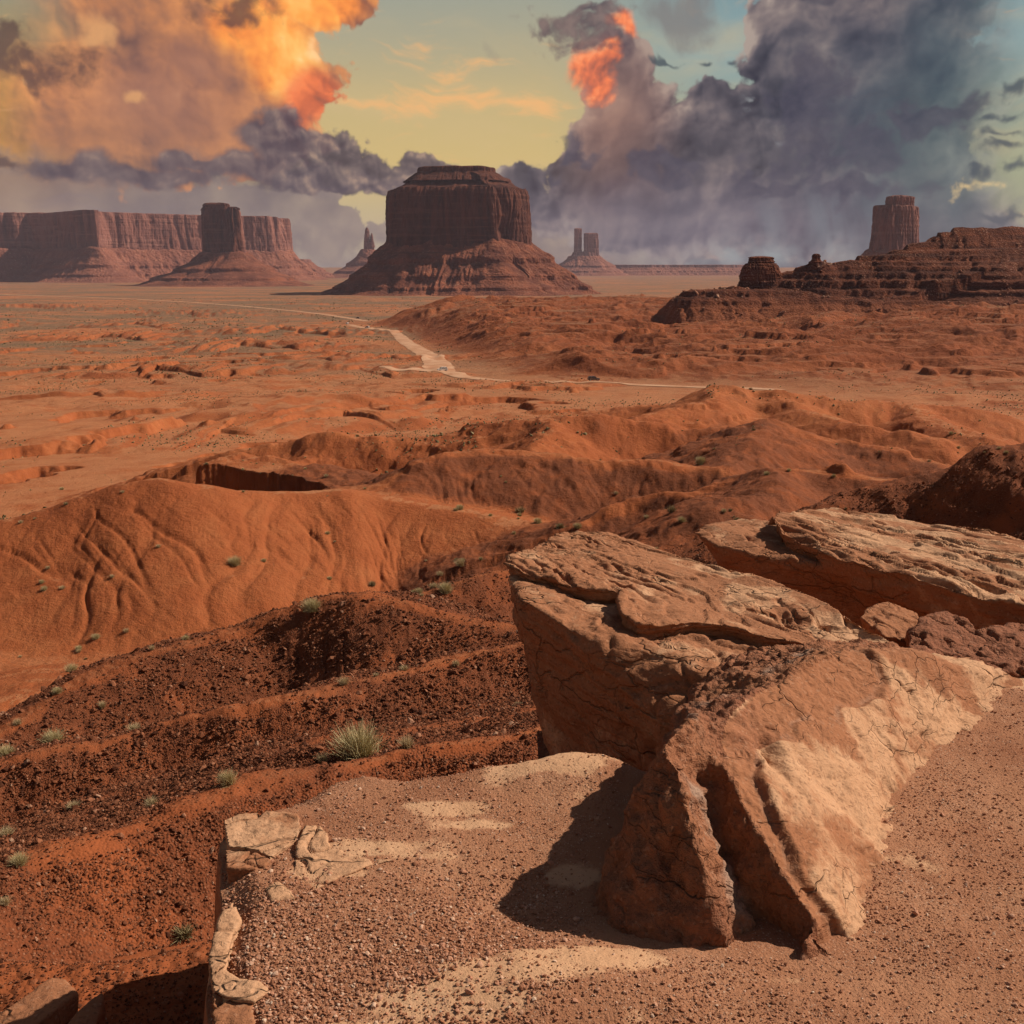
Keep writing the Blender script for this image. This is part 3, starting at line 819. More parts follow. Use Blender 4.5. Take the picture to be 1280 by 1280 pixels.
def ground_material():
    m, N, b = new_mat("desert_ground")
    geo = N.n.new('ShaderNodeNewGeometry')
    P = geo.outputs['Position']
    rub = N.attr('rub'); grav = N.attr('grav'); tint = N.attr('tint'); dist = N.attr('dist'); flat = N.attr('flat')
    big = N.noise(P, 0.035, 5, 0.55)
    mid = N.noise(P, 0.45, 5, 0.6)
    fin = N.noise(P, 6.0, 5, 0.65)
    # bare orange soil
    soil = N.ramp(N.add(N.mul(big, 0.55), N.mul(mid, 0.45)), [(0.30, (0.235, 0.062, 0.022, 1)), (0.47, (0.31, 0.088, 0.031, 1)), (0.62, (0.365, 0.118, 0.044, 1)), (0.78, (0.41, 0.152, 0.065, 1))])
    sandy = N.mix(mid, (0.38, 0.14, 0.058, 1), (0.45, 0.205, 0.10, 1))
    sandm = N.mul(N.remap(N.add(flat, N.mul(N.sub(N.noise(P, 0.12, 5, 0.6), 0.5), 1.1)), 0.72, 1.08), N.sub(1.0, rub))
    c = N.mix(N.mul(sandm, 0.75), soil, sandy)
    # redder, darker badland clay
    clay = N.ramp(N.noise(N.vec('MULTIPLY', P, (0.02, 0.02, 0.25)), 1.0, 5, 0.6), [(0.3, (0.11, 0.029, 0.013, 1)), (0.55, (0.175, 0.047, 0.019, 1)), (0.75, (0.25, 0.08, 0.034, 1))])
    c = N.mix(N.mul(tint, 0.9), c, clay)
    # far scrub flats: grey green ground cover in broad patches
    scn = N.add(N.noise(N.vec('MULTIPLY', P, (0.0035, 0.007, 0)), 1.0, 6, 0.62), N.mul(N.sub(N.noise(P, 0.05, 4, 0.65), 0.5), 0.5))
    scm = N.mul(N.mul(N.remap(dist, 130.0, 900.0), N.remap(scn, 0.36, 0.58)), N.mul(N.sub(1.0, tint), flat))
    scrub = N.mix(N.noise(P, 0.03, 4, 0.6), (0.125, 0.092, 0.054, 1), (0.20, 0.125, 0.078, 1))
    c = N.mix(N.mul(scm, 0.85), c, scrub)
    speck = N.remap(N.voro(N.vec('MULTIPLY', P, (1, 1, 0.0)), 0.55), 0.22, 0.10)
    c = N.mix(N.mul(N.mul(speck, N.remap(dist, 140.0, 260.0)), N.mul(N.remap(scn, 0.40, 0.56), N.mul(flat, N.sub(1.0, tint)))), c, (0.09, 0.075, 0.04, 1))
    # broken dark stone cover on the spurs
    st = N.voro(P, 26.0, out='Color')
    sd = N.voro(P, 26.0)
    sv = N.sep(st)[0]
    stone = N.ramp(sv, [(0.0, (0.07, 0.024, 0.012, 1)), (0.45, (0.16, 0.055, 0.026, 1)), (0.8, (0.23, 0.085, 0.042, 1)), (0.97, (0.29, 0.125, 0.07, 1))])
    patch = N.remap(N.add(N.noise(P, 0.5, 5, 0.65), N.mul(fin, 0.25)), 0.44, 0.72)
    rsoil = N.mix(patch, (0.27, 0.076, 0.028, 1), (0.17, 0.051, 0.022, 1))
    rcol = N.mix(N.mul(N.remap(sd, 0.42, 0.28), N.remap(patch, 0.0, 0.5, 0.35, 1.0)), rsoil, stone)
    c = N.mix(N.remap(N.add(rub, N.mul(N.sub(mid, 0.5), 0.7)), 0.25, 0.75), c, rcol)
    # gravel terrace with pale bare rock showing through
    gs = N.voro(P, 150.0, out='Color')
    gd = N.voro(P, 150.0)
    gcol = N.ramp(N.sep(gs)[0], [(0.0, (0.17, 0.075, 0.045, 1)), (0.4, (0.30, 0.14, 0.085, 1)), (0.75, (0.40, 0.21, 0.13, 1)), (1.0, (0.52, 0.34, 0.24, 1))])
    gn = N.noise(P, 2.3, 5, 0.6)
    gsoil = N.ramp(gn, [(0.3, (0.27, 0.110, 0.057, 1)), (0.5, (0.345, 0.156, 0.085, 1)), (0.7, (0.42, 0.21, 0.12, 1))])
    gmix = N.mix(N.mul(N.remap(gd, 0.45, 0.30), N.remap(N.noise(P, 5.0, 4, 0.6), 0.36, 0.6)), gsoil, gcol)
    pale = N.remap(N.add(N.noise(N.vec('ADD', P, (3.1, 0.4, 0)), 3.2, 7, 0.66), N.mul(N.attr('pale'), 0.36)), 0.60, 0.70)
    palec = N.mix(fin, (0.48, 0.25, 0.135, 1), (0.60, 0.37, 0.225, 1))
    gmix = N.mix(pale, gmix, palec)
    c = N.mix(grav, c, gmix)
    N.put(b.inputs['Base Color'], c)
    # relief
    hs = N.mul(N.sub(0.5, sd), N.mul(rub, 0.028))
    hg = N.mul(N.noise(P, 130.0, 3, 0.6), N.mul(N.mul(grav, N.sub(1.0, N.mul(pale, 0.6))), 0.006))
    clod = N.add(N.mul(N.noise(P, 2.2, 6, 0.7), 0.22), N.mul(N.noise(P, 0.35, 5, 0.65), N.mul(N.remap(dist, 150, 700), 1.6)))
    hf = N.mul(N.add(N.mul(fin, 0.025), N.mul(clod, N.remap(dist, 10, 45))), N.sub(1.0, grav))
    hgf = N.mul(N.noise(P, 45.0, 5, 0.65), N.mul(grav, 0.006))
    n1 = N.bump(N.add(N.add(hs, hg), N.add(hf, hgf)), 0.9, 1.0)
    N.put(b.inputs['Normal'], n1)
    return m

def build_ground():
    rows = dist_rows()
    inner = np.radians(np.linspace(-30.5, 30.5, 960))
    side = np.radians(np.concatenate([np.linspace(31.5, 60, 24), np.linspace(64, 178, 30)]))
    ang = np.concatenate([-side[::-1], inner, side])
    A, D = np.meshgrid(ang, rows)
    x = (np.sin(A) * D).ravel(); y = (np.cos(A) * D).ravel()
    z, rub, tint, grav = terrain(x, y)
    nr, nc = A.shape
    # slope of the sheet
    Z = z.reshape(nr, nc)
    gr = np.gradient(Z, axis=0) / np.gradient(D, axis=0)
    ga = np.gradient(Z, axis=1) / (np.gradient(A, axis=1) * D)
    flat = sst(0.42, 0.06, np.hypot(gr, ga)).ravel()
    pale = np.zeros(x.size)
    for (cx, cy, rx, ry, w) in PALE:
        pale = np.maximum(pale, w * (1 - sst(0.1, 1.6, np.hypot((x - cx) / rx, (y - cy) / ry))))
    q = grid_quads(nr, nc, True)
    c0 = len(x)
    co = np.column_stack([x, y, z])
    ob = grid_mesh('ground', co, q, ground_material(), True,
                   dict(rub=rub, tint=tint, grav=grav, flat=flat, pale=pale, dist=np.hypot(x, y)))
    me = ob.data
    ob['kind'] = 'structure'
    return ob

def g0(px, py): return Gz(px, py, 0.0)[:2]
PALE = []
for (px, py, rx, ry, w) in ((720, 1205, 0.24, 0.07, 1.0), (640, 1225, 0.2, 0.08, 1.0), (560, 1262, 0.22, 0.08, 1.0), (480, 1285, 0.16, 0.05, 0.8), (800, 1200, 0.1, 0.05, 0.7), (700, 965, 0.26, 0.10, 0.9), (780, 958, 0.14, 0.08, 0.8), (620, 955, 0.2, 0.05, 0.7),
                            (600, 1030, 0.10, 0.04, 0.8), (560, 1010, 0.16, 0.05, 0.6), (1250, 850, 0.30, 0.12, 1.0), (470, 1060, 0.16, 0.06, 0.9), (420, 1090, 0.14, 0.06, 0.9), (270, 1180, 0.05, 0.14, 1.0), (320, 1045, 0.12, 0.08, 1.0), (285, 1230, 0.06, 0.06, 0.9),
                            (720, 1085, 0.1, 0.08, 0.8), (520, 1070, 0.1, 0.04, 0.7), (980, 1225, 0.08, 0.03, 0.45)):
    PALE.append((*g0(px, py), rx, ry, w))
ground = build_ground()
# ------------------------------------------------------------------ buttes and mesas
def tag(o, label=None, cat=None, group=None, kind=None):
    if label: o['label'] = label
    if cat: o['category'] = cat
    if group: o['group'] = group
    if kind: o['kind'] = kind
    return o

def empty(name, loc, label=None, cat=None, group=None):
    o = bpy.data.objects.new(name, None)
    o.location = loc
    o.empty_display_size = 0.2
    COL.objects.link(o)
    return tag(o, label, cat, group)

def child(ob, parent):
    """parent a mesh built in world space to its thing"""
    ob.parent = parent
    ob.matrix_parent_inverse = Matrix.Translation(-Vector(parent.location))
    return ob

def cliff_material(name, dark, light, band=(0.30, 0.12, 0.07, 1), sc=1.0):
    m, N, b = new_mat(name)
    geo = N.n.new('ShaderNodeNewGeometry')
    P = N.vec('SCALE', geo.outputs['Position'], s=sc)
    # vertical desert varnish streaks over faint horizontal bedding
    streak = N.noise(N.vec('MULTIPLY', P, (0.05, 0.05, 0.007)), 1.0, 7, 0.68)
    bed = N.noise(N.vec('MULTIPLY', P, (0.006, 0.006, 0.12)), 1.0, 5, 0.6)
    c = N.mix(N.remap(streak, 0.34, 0.66), dark, light)
    c = N.mix(N.mul(N.remap(bed, 0.52, 0.64), 0.55), c, band)
    c = N.mix(N.mul(N.remap(N.noise(P, 0.02, 5, 0.6), 0.4, 0.7), 0.4), c, light)
    N.put(b.inputs['Base Color'], c)
    h = N.add(N.mul(N.noise(N.vec('MULTIPLY', P, (0.25, 0.25, 0.03)), 1.0, 6, 0.65), 6.0), N.mul(N.noise(P, 0.3, 4, 0.6), 1.5))
    N.put(b.inputs['Normal'], N.bump(h, 0.8, 1.0 / sc))
    return m

def talus_material(name, soil, dark, pale, sc=1.0):
    m, N, b = new_mat(name)
    geo = N.n.new('ShaderNodeNewGeometry')
    P = N.vec('SCALE', geo.outputs['Position'], s=sc)
    n = N.noise(P, 0.02, 6, 0.62)
    bed = N.noise(N.vec('MULTIPLY', P, (0.004, 0.004, 0.16)), 1.0, 4, 0.55)
    c = N.mix(N.remap(n, 0.35, 0.65), dark, soil)
    c = N.mix(N.mul(N.remap(bed, 0.55, 0.62), 0.7), c, dark)
    spk = N.voro(P, 0.16)
    c = N.mix(N.mul(N.remap(spk, 0.30, 0.12), N.remap(N.noise(P, 0.04, 3, 0.6), 0.42, 0.6)), c, pale)
    N.put(b.inputs['Base Color'], c)
    h = N.add(N.mul(N.noise(P, 0.10, 7, 0.72), 9.0), N.mul(N.sub(0.5, spk), 3.0))
    N.put(b.inputs['Normal'], N.bump(h, 0.8, 1.0 / sc))
    return m

M_CLIFF = cliff_material("red_sandstone_cliff", (0.045, 0.014, 0.010, 1), (0.13, 0.042, 0.025, 1), (0.16, 0.058, 0.036, 1))
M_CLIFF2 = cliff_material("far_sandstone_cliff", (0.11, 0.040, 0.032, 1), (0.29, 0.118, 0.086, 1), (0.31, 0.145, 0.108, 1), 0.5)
M_TALUS = talus_material("talus_slope", (0.27, 0.088, 0.046, 1), (0.13, 0.04, 0.023, 1), (0.36, 0.19, 0.12, 1))
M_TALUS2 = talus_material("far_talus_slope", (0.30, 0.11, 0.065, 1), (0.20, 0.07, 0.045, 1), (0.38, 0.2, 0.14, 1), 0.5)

def closed_outline(pts, n):
    """smooth closed curve through points, resampled evenly"""
    p = np.asarray(pts, float); k = len(p)
    out = []
    for i in range(k):
        a, b, c, d = p[i - 1], p[i], p[(i + 1) % k], p[(i + 2) % k]
        t = np.linspace(0, 1, 24, endpoint=False)[:, None]
        out.append(0.5 * ((2 * b) + (c - a) * t + (2 * a - 5 * b + 4 * c - d) * t ** 2 + (-a + 3 * b - 3 * c + d) * t ** 3))
    q = np.concatenate(out)
    q = np.vstack([q, q[:1]])
    s = np.concatenate([[0], np.cumsum(np.hypot(*np.diff(q, axis=0).T))])
    u = np.linspace(0, s[-1], n, endpoint=False)
    return np.column_stack([np.interp(u, s, q[:, 0]), np.interp(u, s, q[:, 1])]), s[-1]

def normals2(p, k=3):
    e = np.roll(p, -k, 0) - np.roll(p, k, 0)
    n = np.column_stack([e[:, 1], -e[:, 0]])
    n /= np.linalg.norm(n, axis=1)[:, None] + 1e-9
    area = np.sum(p[:, 0] * np.roll(p[:, 1], -1) - np.roll(p[:, 0], -1) * p[:, 1])
    return n if area > 0 else -n

def loft(name, outline, levels, na, nz, disp, mat, cap=None, zvar=None):
    """sweep a closed plan outline up a profile of (height, outward offset); disp(s, z, f) pushes the skin outwards"""
    p, L = closed_outline(outline, na)
    n = normals2(p, max(2, na // 120))
    lv = np.array(levels, float)
    seg = np.concatenate([[0], np.cumsum(np.hypot(np.diff(lv[:, 0]), np.diff(lv[:, 1])))])
    u = np.linspace(0, seg[-1], nz)
    z = np.interp(u, seg, lv[:, 0]); off = np.interp(u, seg, lv[:, 1])
    s = np.arange(na) / na * L
    Sg, Zg = np.meshgrid(s, z)
    ang = s / L * 2 * np.pi
    f = np.linspace(0, 1, nz)[:, None] + 0 * Sg
    if zvar is not None:
        Zg = Zg + zvar(Sg, f, L)
    # the noise runs round a circle so that it closes on itself
    Rr = L / (2 * np.pi)
    cx = np.cos(ang) * Rr; cy = np.sin(ang) * Rr
    CX = np.broadcast_to(cx, Sg.shape); CY = np.broadcast_to(cy, Sg.shape)
    d = disp(CX, CY, Zg, f) + off[:, None]
    x = p[None, :, 0] + n[None, :, 0] * d
    y = p[None, :, 1] + n[None, :, 1] * d
    co = np.stack([x, y, Zg], -1)
    if cap is not None:
        c = p.mean(0)
        ex = []
        last = co[-1]
        for i in range(1, 9):
            t = i / 8
            q = last.copy()
            q[:, :2] = last[:, :2] + (c - last[:, :2]) * t * 0.999
            q[:, 2] = last[:, 2] * (1 - t) + last[:, 2].mean() * t + cap * math.sin(t * math.pi / 2)
            q[:, 2] += 0.25 * abs(cap) * fbm2(q[:, 0] / 30, q[:, 1] / 30, 4, seed=5)
            ex.append(q)
        co = np.concatenate([co, np.array(ex)])
    nr = co.shape[0]
    return grid_mesh(name, co.reshape(-1, 3), grid_quads(nr, na, True), mat, True)

def flutes(a1, l1, a2, l2, a3, l3, bed=1.0, seed=0, zs=6.0):
    def fn(cx, cy, z, f):
        w = 0.25 * l1 * perlin3(cx / l1, cy / l1, z / (l1 * 3), seed + 9)
        var = 0.25 + 1.3 * sst(-0.35, 0.45, perlin3(cx / l1 / 3.1, cy / l1 / 3.1, z / (l1 * 5), seed + 6))
        d = -a1 * var * (1 - np.clip(np.abs(perlin3((cx + w) / l1, cy / l1, z / (l1 * zs), seed)) * 2.6, 0, 1))
        d = d + a1 * 1.3 * perlin3(cx / l1 / 4.5, cy / l1 / 4.5, z / (l1 * 12), seed + 8)
        d = d + a1 * 0.8 * perlin3(cx / l1 / 2.2, cy / l1 / 2.2, z / (l1 * 6), seed + 3)
        d = d - a2 * (0.4 + 0.8 * var) * (1 - np.clip(np.abs(perlin3(cx / l2, cy / l2, z / (l2 * zs), seed + 1)) * 3, 0, 1))
        d = d + a3 * fbm3(cx / l3, cy / l3, z / (l3 * 3), 3, seed=seed + 2)
        d = d + bed * perlin3(cx / 200, cy / 200, z / 7.0, seed + 5)
        return d
    return fn

def gullies(a, l, b, lb, seed=0, ledge=None):
    def fn(cx, cy, z, f):
        up = np.clip(1 - f, 0, 1)
        d = -a * np.clip(fbm3(cx / l, cy / l, f * 1.2, 3, seed=seed, kind='ridge'), -0.2, 1) * sst(0.0, 0.35, up) * 1.2 + 0.4 * a * sst(0.0, 0.35, up)
        d = d + b * fbm3(cx / lb, cy / lb, z / lb, 4, 0.55, seed=seed + 4)
        return d
    return fn

def zpx(py, Y, px=640):
    return U(px, py, Y)[2]

def plan(pts):
    """plan outline from (pixel column, distance)"""
    return [(U(px, 335, Y)[0], Y) for px, Y in pts]

FLOOR = -61.5

# --- the great butte in the middle
def build_main_butte():
    Y0 = 2600.0
    t = empty('butte', (-119, 2700, FLOOR), "massive dark red flat-topped butte standing alone in the middle of the valley", "butte")
    k = Y0 / F
    X = lambda px: (px - 640) * k / 1.0
    out = [(-288, 2640), (-255, 2602), (-205, 2588), (-150, 2582), (-90, 2572), (-45, 2568), (-18, 2590), (5, 2606), (30, 2640), (50, 2700), (48, 2770), (10, 2830), (-100, 2860), (-220, 2840), (-285, 2780), (-300, 2700)]
    zb, zt = zpx(326, Y0), zpx(234, Y0)
    c = loft('cliff', out, [(zb - 20, 4), (zb, 3), (zb + 40, 1), (zb + 110, -4), (zt - 14, -7), (zt, -12)], 1500, 150,
             flutes(13, 52, 6.5, 17, 2.6, 6, 0.9, 11), M_CLIFF,
             zvar=lambda S, f, L: 5 * perlin2(S / 40, f * 2, 77) * sst(0.6, 1.0, f) + 2.5 * perlin2(S / 12, f * 2, 78) * sst(0.7, 1.0, f))
    child(c, t)
    z2, z3 = zpx(220, Y0), zpx(206, Y0)
    cap = loft('cap_rock', out, [(zt - 16, -14), (zt - 4, -16), (zt + 3, -22), (zt + 10, -42), (z2 - 6, -56), (z2 + 2, -58), (z2 + 5, -66), (z2 + 12, -92)], 700, 60,
               flutes(5, 40, 2.5, 12, 3.0, 7, 1.6, 31), M_CLIFF, cap=5.0,
               zvar=lambda S, f, L: 4 * perlin2(S / 50, f * 3, 79) * f)
    child(cap, t)
    # the summit block, set back towards the right
    so = [(-222, 2695), (-188, 2662), (-100, 2652), (-58, 2660), (-40, 2692), (-44, 2740), (-100, 2775), (-210, 2762)]
    s = loft('summit_block', so, [(z2 - 6, 34), (z2 + 6, 16), (z3 - 12, 7), (z3 - 9, 1), (z3 + 1, -1), (z3 + 3, -5)], 500, 40,
             flutes(3, 25, 2, 8, 1.6, 5, 1.4, 41), M_CLIFF, cap=3.0, zvar=lambda S, f, L: 3.0 * perlin2(S / 60, f, 80) * f)
    child(s, t)
    za = zpx(309, Y0)
    H = za - FLOOR
    prof = [(FLOOR - 6, 202), (FLOOR + 4, 155), (FLOOR + 11, 135), (FLOOR + 18, 132), (FLOOR + 26, 113), (FLOOR + 34, 101), (FLOOR + 44, 97), (FLOOR + 58, 74), (FLOOR + 70, 54), (FLOOR + 83, 50), (FLOOR + 98, 24), (za, 9), (za + 14, -7)]
    tl = loft('talus', out, prof, 1500, 190, gullies(24, 44, 6.5, 13, 51), M_TALUS,
              zvar=lambda S, f, L: (9 * perlin2(S / 75, f * 1.5, 81) + 4 * perlin2(S / 22, f * 3, 82)) * sst(0.35, 0.95, f) + 2.0 * perlin2(S / 50, f * 4, 83))
    child(tl, t)
    return t

def simple_butte(name, label, Y0, tower, ztop, zbase, talus_off, cap=None, fl=None, na=700, seed=0, far=True, cat="butte", topvar=3.0, cappx=None, ledges=True, group=None, talus_na=700, cw=None):
    px0 = np.mean([p[0] for p in tower]); Yc = np.mean([p[1] for p in tower])
    t = empty(name, (U(px0, 335, Yc)[0], Yc, FLOOR), label, cat, group)
    out = plan(tower)
    zb, zt = zpx(zbase, Y0), zpx(ztop, Y0)
    H = zt - zb
    mc, mt = (M_CLIFF2, M_TALUS2) if far else (M_CLIFF, M_TALUS)
    w = (max(o[0] for o in out) - min(o[0] for o in out))
    w = cw or w
    fl = fl or flutes(w * 0.05, w * 0.22, w * 0.03, w * 0.08, w * 0.012, w * 0.03, 1.0, seed)
    c = loft('cliff', out, [(zb - 0.15 * H, w * 0.06), (zb, w * 0.05), (zb + 0.4 * H, w * 0.015), (zt - 0.06 * H, -w * 0.02), (zt - 0.02 * H, -w * 0.025), (zt, -w * 0.05)], na, 110, fl, mc,
             cap=0.03 * H, zvar=lambda S, f, L: topvar * (perlin2(S / w * 3, f * 2, seed + 7) + 0.6 * perlin2(S / w * 9, f * 2, seed + 8)) * sst(0.5, 1, f))
    child(c, t)
    Ht = zb - FLOOR
    a = talus_off
    prof = [(FLOOR - 5, a * 1.35), (FLOOR + 0.05 * Ht, a * 1.02), (FLOOR + 0.17 * Ht, a * 0.80), (FLOOR + 0.24 * Ht, a * 0.78), (FLOOR + 0.42 * Ht, a * 0.50), (FLOOR + 0.52 * Ht, a * 0.485), (FLOOR + 0.75 * Ht, a * 0.22), (zb, a * 0.06), (zb + 0.05 * H, -a * 0.03)]
    tl = loft('talus', out, prof, talus_na, 110, gullies(a * 0.13, a * 0.3, a * 0.035, a * 0.09, seed + 20), mt,
              zvar=lambda S, f, L: Ht * 0.06 * perlin2(S / a * 1.5, f * 2, seed + 9) * sst(0.2, 0.9, f))
    child(tl, t)
    if cappx:
        co, czt = cappx
        k = loft('cap_rock', plan(co), [(zt - 0.05 * H, w * 0.04), (zt, 0), (zpx(czt, Y0) - 3, -w * 0.01), (zpx(czt, Y0), -w * 0.03)], 300, 30, flutes(w * 0.02, w * 0.12, w * 0.02, w * 0.06, w * 0.015, w * 0.03, 2.0, seed + 30), mc, cap=4.0,
                 zvar=lambda S, f, L: 3.5 * perlin2(S / w * 6, f * 2, seed + 11) * f)
        child(k, t)
    return t

def build_buttes():
    build_main_butte()
    # long mesa on the left horizon
    simple_butte('mesa', "long pinkish flat-topped mesa along the left horizon", 4900,
                 [(-190, 4700), (-110, 4690), (-50, 4720), (0, 4790), (38, 4860), (58, 4850), (64, 4780), (86, 4690), (112, 4620), (126, 4600), (133, 4660), (140, 4790), (158, 4850), (200, 4960), (240, 5050), (280, 5130), (322, 5210), (346, 5260), (356, 5340), (352, 5560), (200, 5900), (-190, 5900)],
                 266, 313, 150, fl=flutes(26, 120, 12, 42, 7, 16, 1.5, 61, 9.0), na=1800, seed=61, cat="mesa", topvar=2.0, talus_na=1500, cw=130)
    # the mitten shaped butte before it
    mit = simple_butte('butte', "dark mitten-shaped butte with a thin thumb, standing before the long mesa", 3800,
                 [(256, 3820), (266, 3790), (282, 3780), (295, 3775), (303, 3800), (305, 3850), (300, 3930), (280, 3950), (258, 3920)], 259, 316, 215, seed=71, far=False, topvar=5,
                 cappx=([(257, 3830), (270, 3800), (288, 3795), (292, 3830), (288, 3890), (262, 3890)], 254))
    zb, zt = zpx(312, 3800), zpx(264, 3800)
    th = loft('thumb', plan([(298, 3805), (301, 3796), (305, 3800), (306.5, 3825), (304, 3850), (299, 3845)]), [(zb - 15, 9), (zb, 6), (zb + 60, 2), (zt - 30, 0), (zt, -3)], 200, 60, flutes(3, 20, 1.5, 9, 1, 5, 1, 75), M_CLIFF2, cap=5.0)
    child(th, mit)
    # distant spire
    sp = simple_butte('rock_spire', "slender twin-pointed rock spire on a cone of rubble just left of the big butte", 6500,
                 [(455.5, 6490), (459, 6478), (464, 6478), (468, 6490), (468.5, 6515), (464, 6530), (457, 6530)], 303, 312, 230, seed=81, cat="spire", topvar=6)
    for a, b, top, nm in ((457, 463, 285, 'pinnacle'), (463.6, 468, 292, 'pinnacle')):
        zb, zt = zpx(306, 6500), zpx(top, 6500)
        pk = loft(nm, plan([(a, 6495), ((a + b) / 2, 6485), (b, 6495), (b, 6510), ((a + b) / 2, 6522), (a, 6512)]), [(zb - 15, 5), (zb, 3), (zb + 0.5 * (zt - zb), 0), (zt - 12, -4), (zt, -9)], 120, 50, flutes(3, 18, 2, 8, 1, 5, 1, 86), M_CLIFF2, cap=4.0)
        child(pk, sp)
    # twin pillars on the right of the great butte
    tp = simple_butte('rock_pillars', "pale twin rock pillars on a broad rubble mound right of the big butte", 8000,
                 [(714, 7990), (722, 7960), (738, 7955), (748, 7990), (746, 8060), (730, 8080), (716, 8060)], 315, 320, 230, seed=91, cat="pillars", topvar=4)
    for pts, top, sd in (([(717, 7990), (721.5, 7976), (726.5, 7990), (726.5, 8020), (722, 8034), (717, 8020)], 285.5, 92), ([(729.5, 7990), (735, 7978), (743, 7978), (747, 7996), (746, 8030), (738, 8044), (730, 8030)], 291.5, 93)):
        zb, zt = zpx(318, 8000), zpx(top, 8000)
        pk = loft('pillar', plan(pts), [(zb - 15, 6), (zb, 4), (zb + 0.3 * (zt - zb), 0), (zt - 6, -1), (zt, -5)], 240, 60, flutes(6, 34, 3, 14, 1.5, 7, 1, sd, 9.0), M_CLIFF2, cap=3.0, zvar=lambda S, f, L: 5 * perlin2(S / 30, f, 94) * sst(0.8, 1, f))
        child(pk, tp)
    # tall butte rising behind the near mesa on the right
    simple_butte('butte', "tall pale fluted butte with a crumbling cap, rising behind the near red mesa", 3000,
                 [(1085, 3010), (1092, 2985), (1108, 2965), (1122, 2970), (1134, 2985), (1143, 3020), (1144, 3070), (1125, 3100), (1098, 3095), (1086, 3060)], 257, 314, 150, seed=101, topvar=4,
                 cappx=([(1100, 3020), (1108, 2990), (1124, 2990), (1136, 3015), (1134, 3060), (1104, 3060)], 245))
    # low far benches
    for nm, lab, pts, top, Y0, sd in (('mesa', "low stepped bench trailing right from the long mesa's end", [(300, 6300), (350, 6200), (372, 6250), (388, 6400), (380, 6900), (320, 6900)], 324, 6300, 111),
                                      ('mesa', "low bluish bench on the far horizon right of the twin pillars", [(770, 8300), (800, 8200), (850, 8250), (930, 8300), (930, 8700), (780, 8700)], 331.0, 8300, 113)):
        simple_butte(nm, lab, Y0, pts, top, top + 3.5, 160, seed=sd, cat="mesa", topvar=2.0, na=500, cw=150)

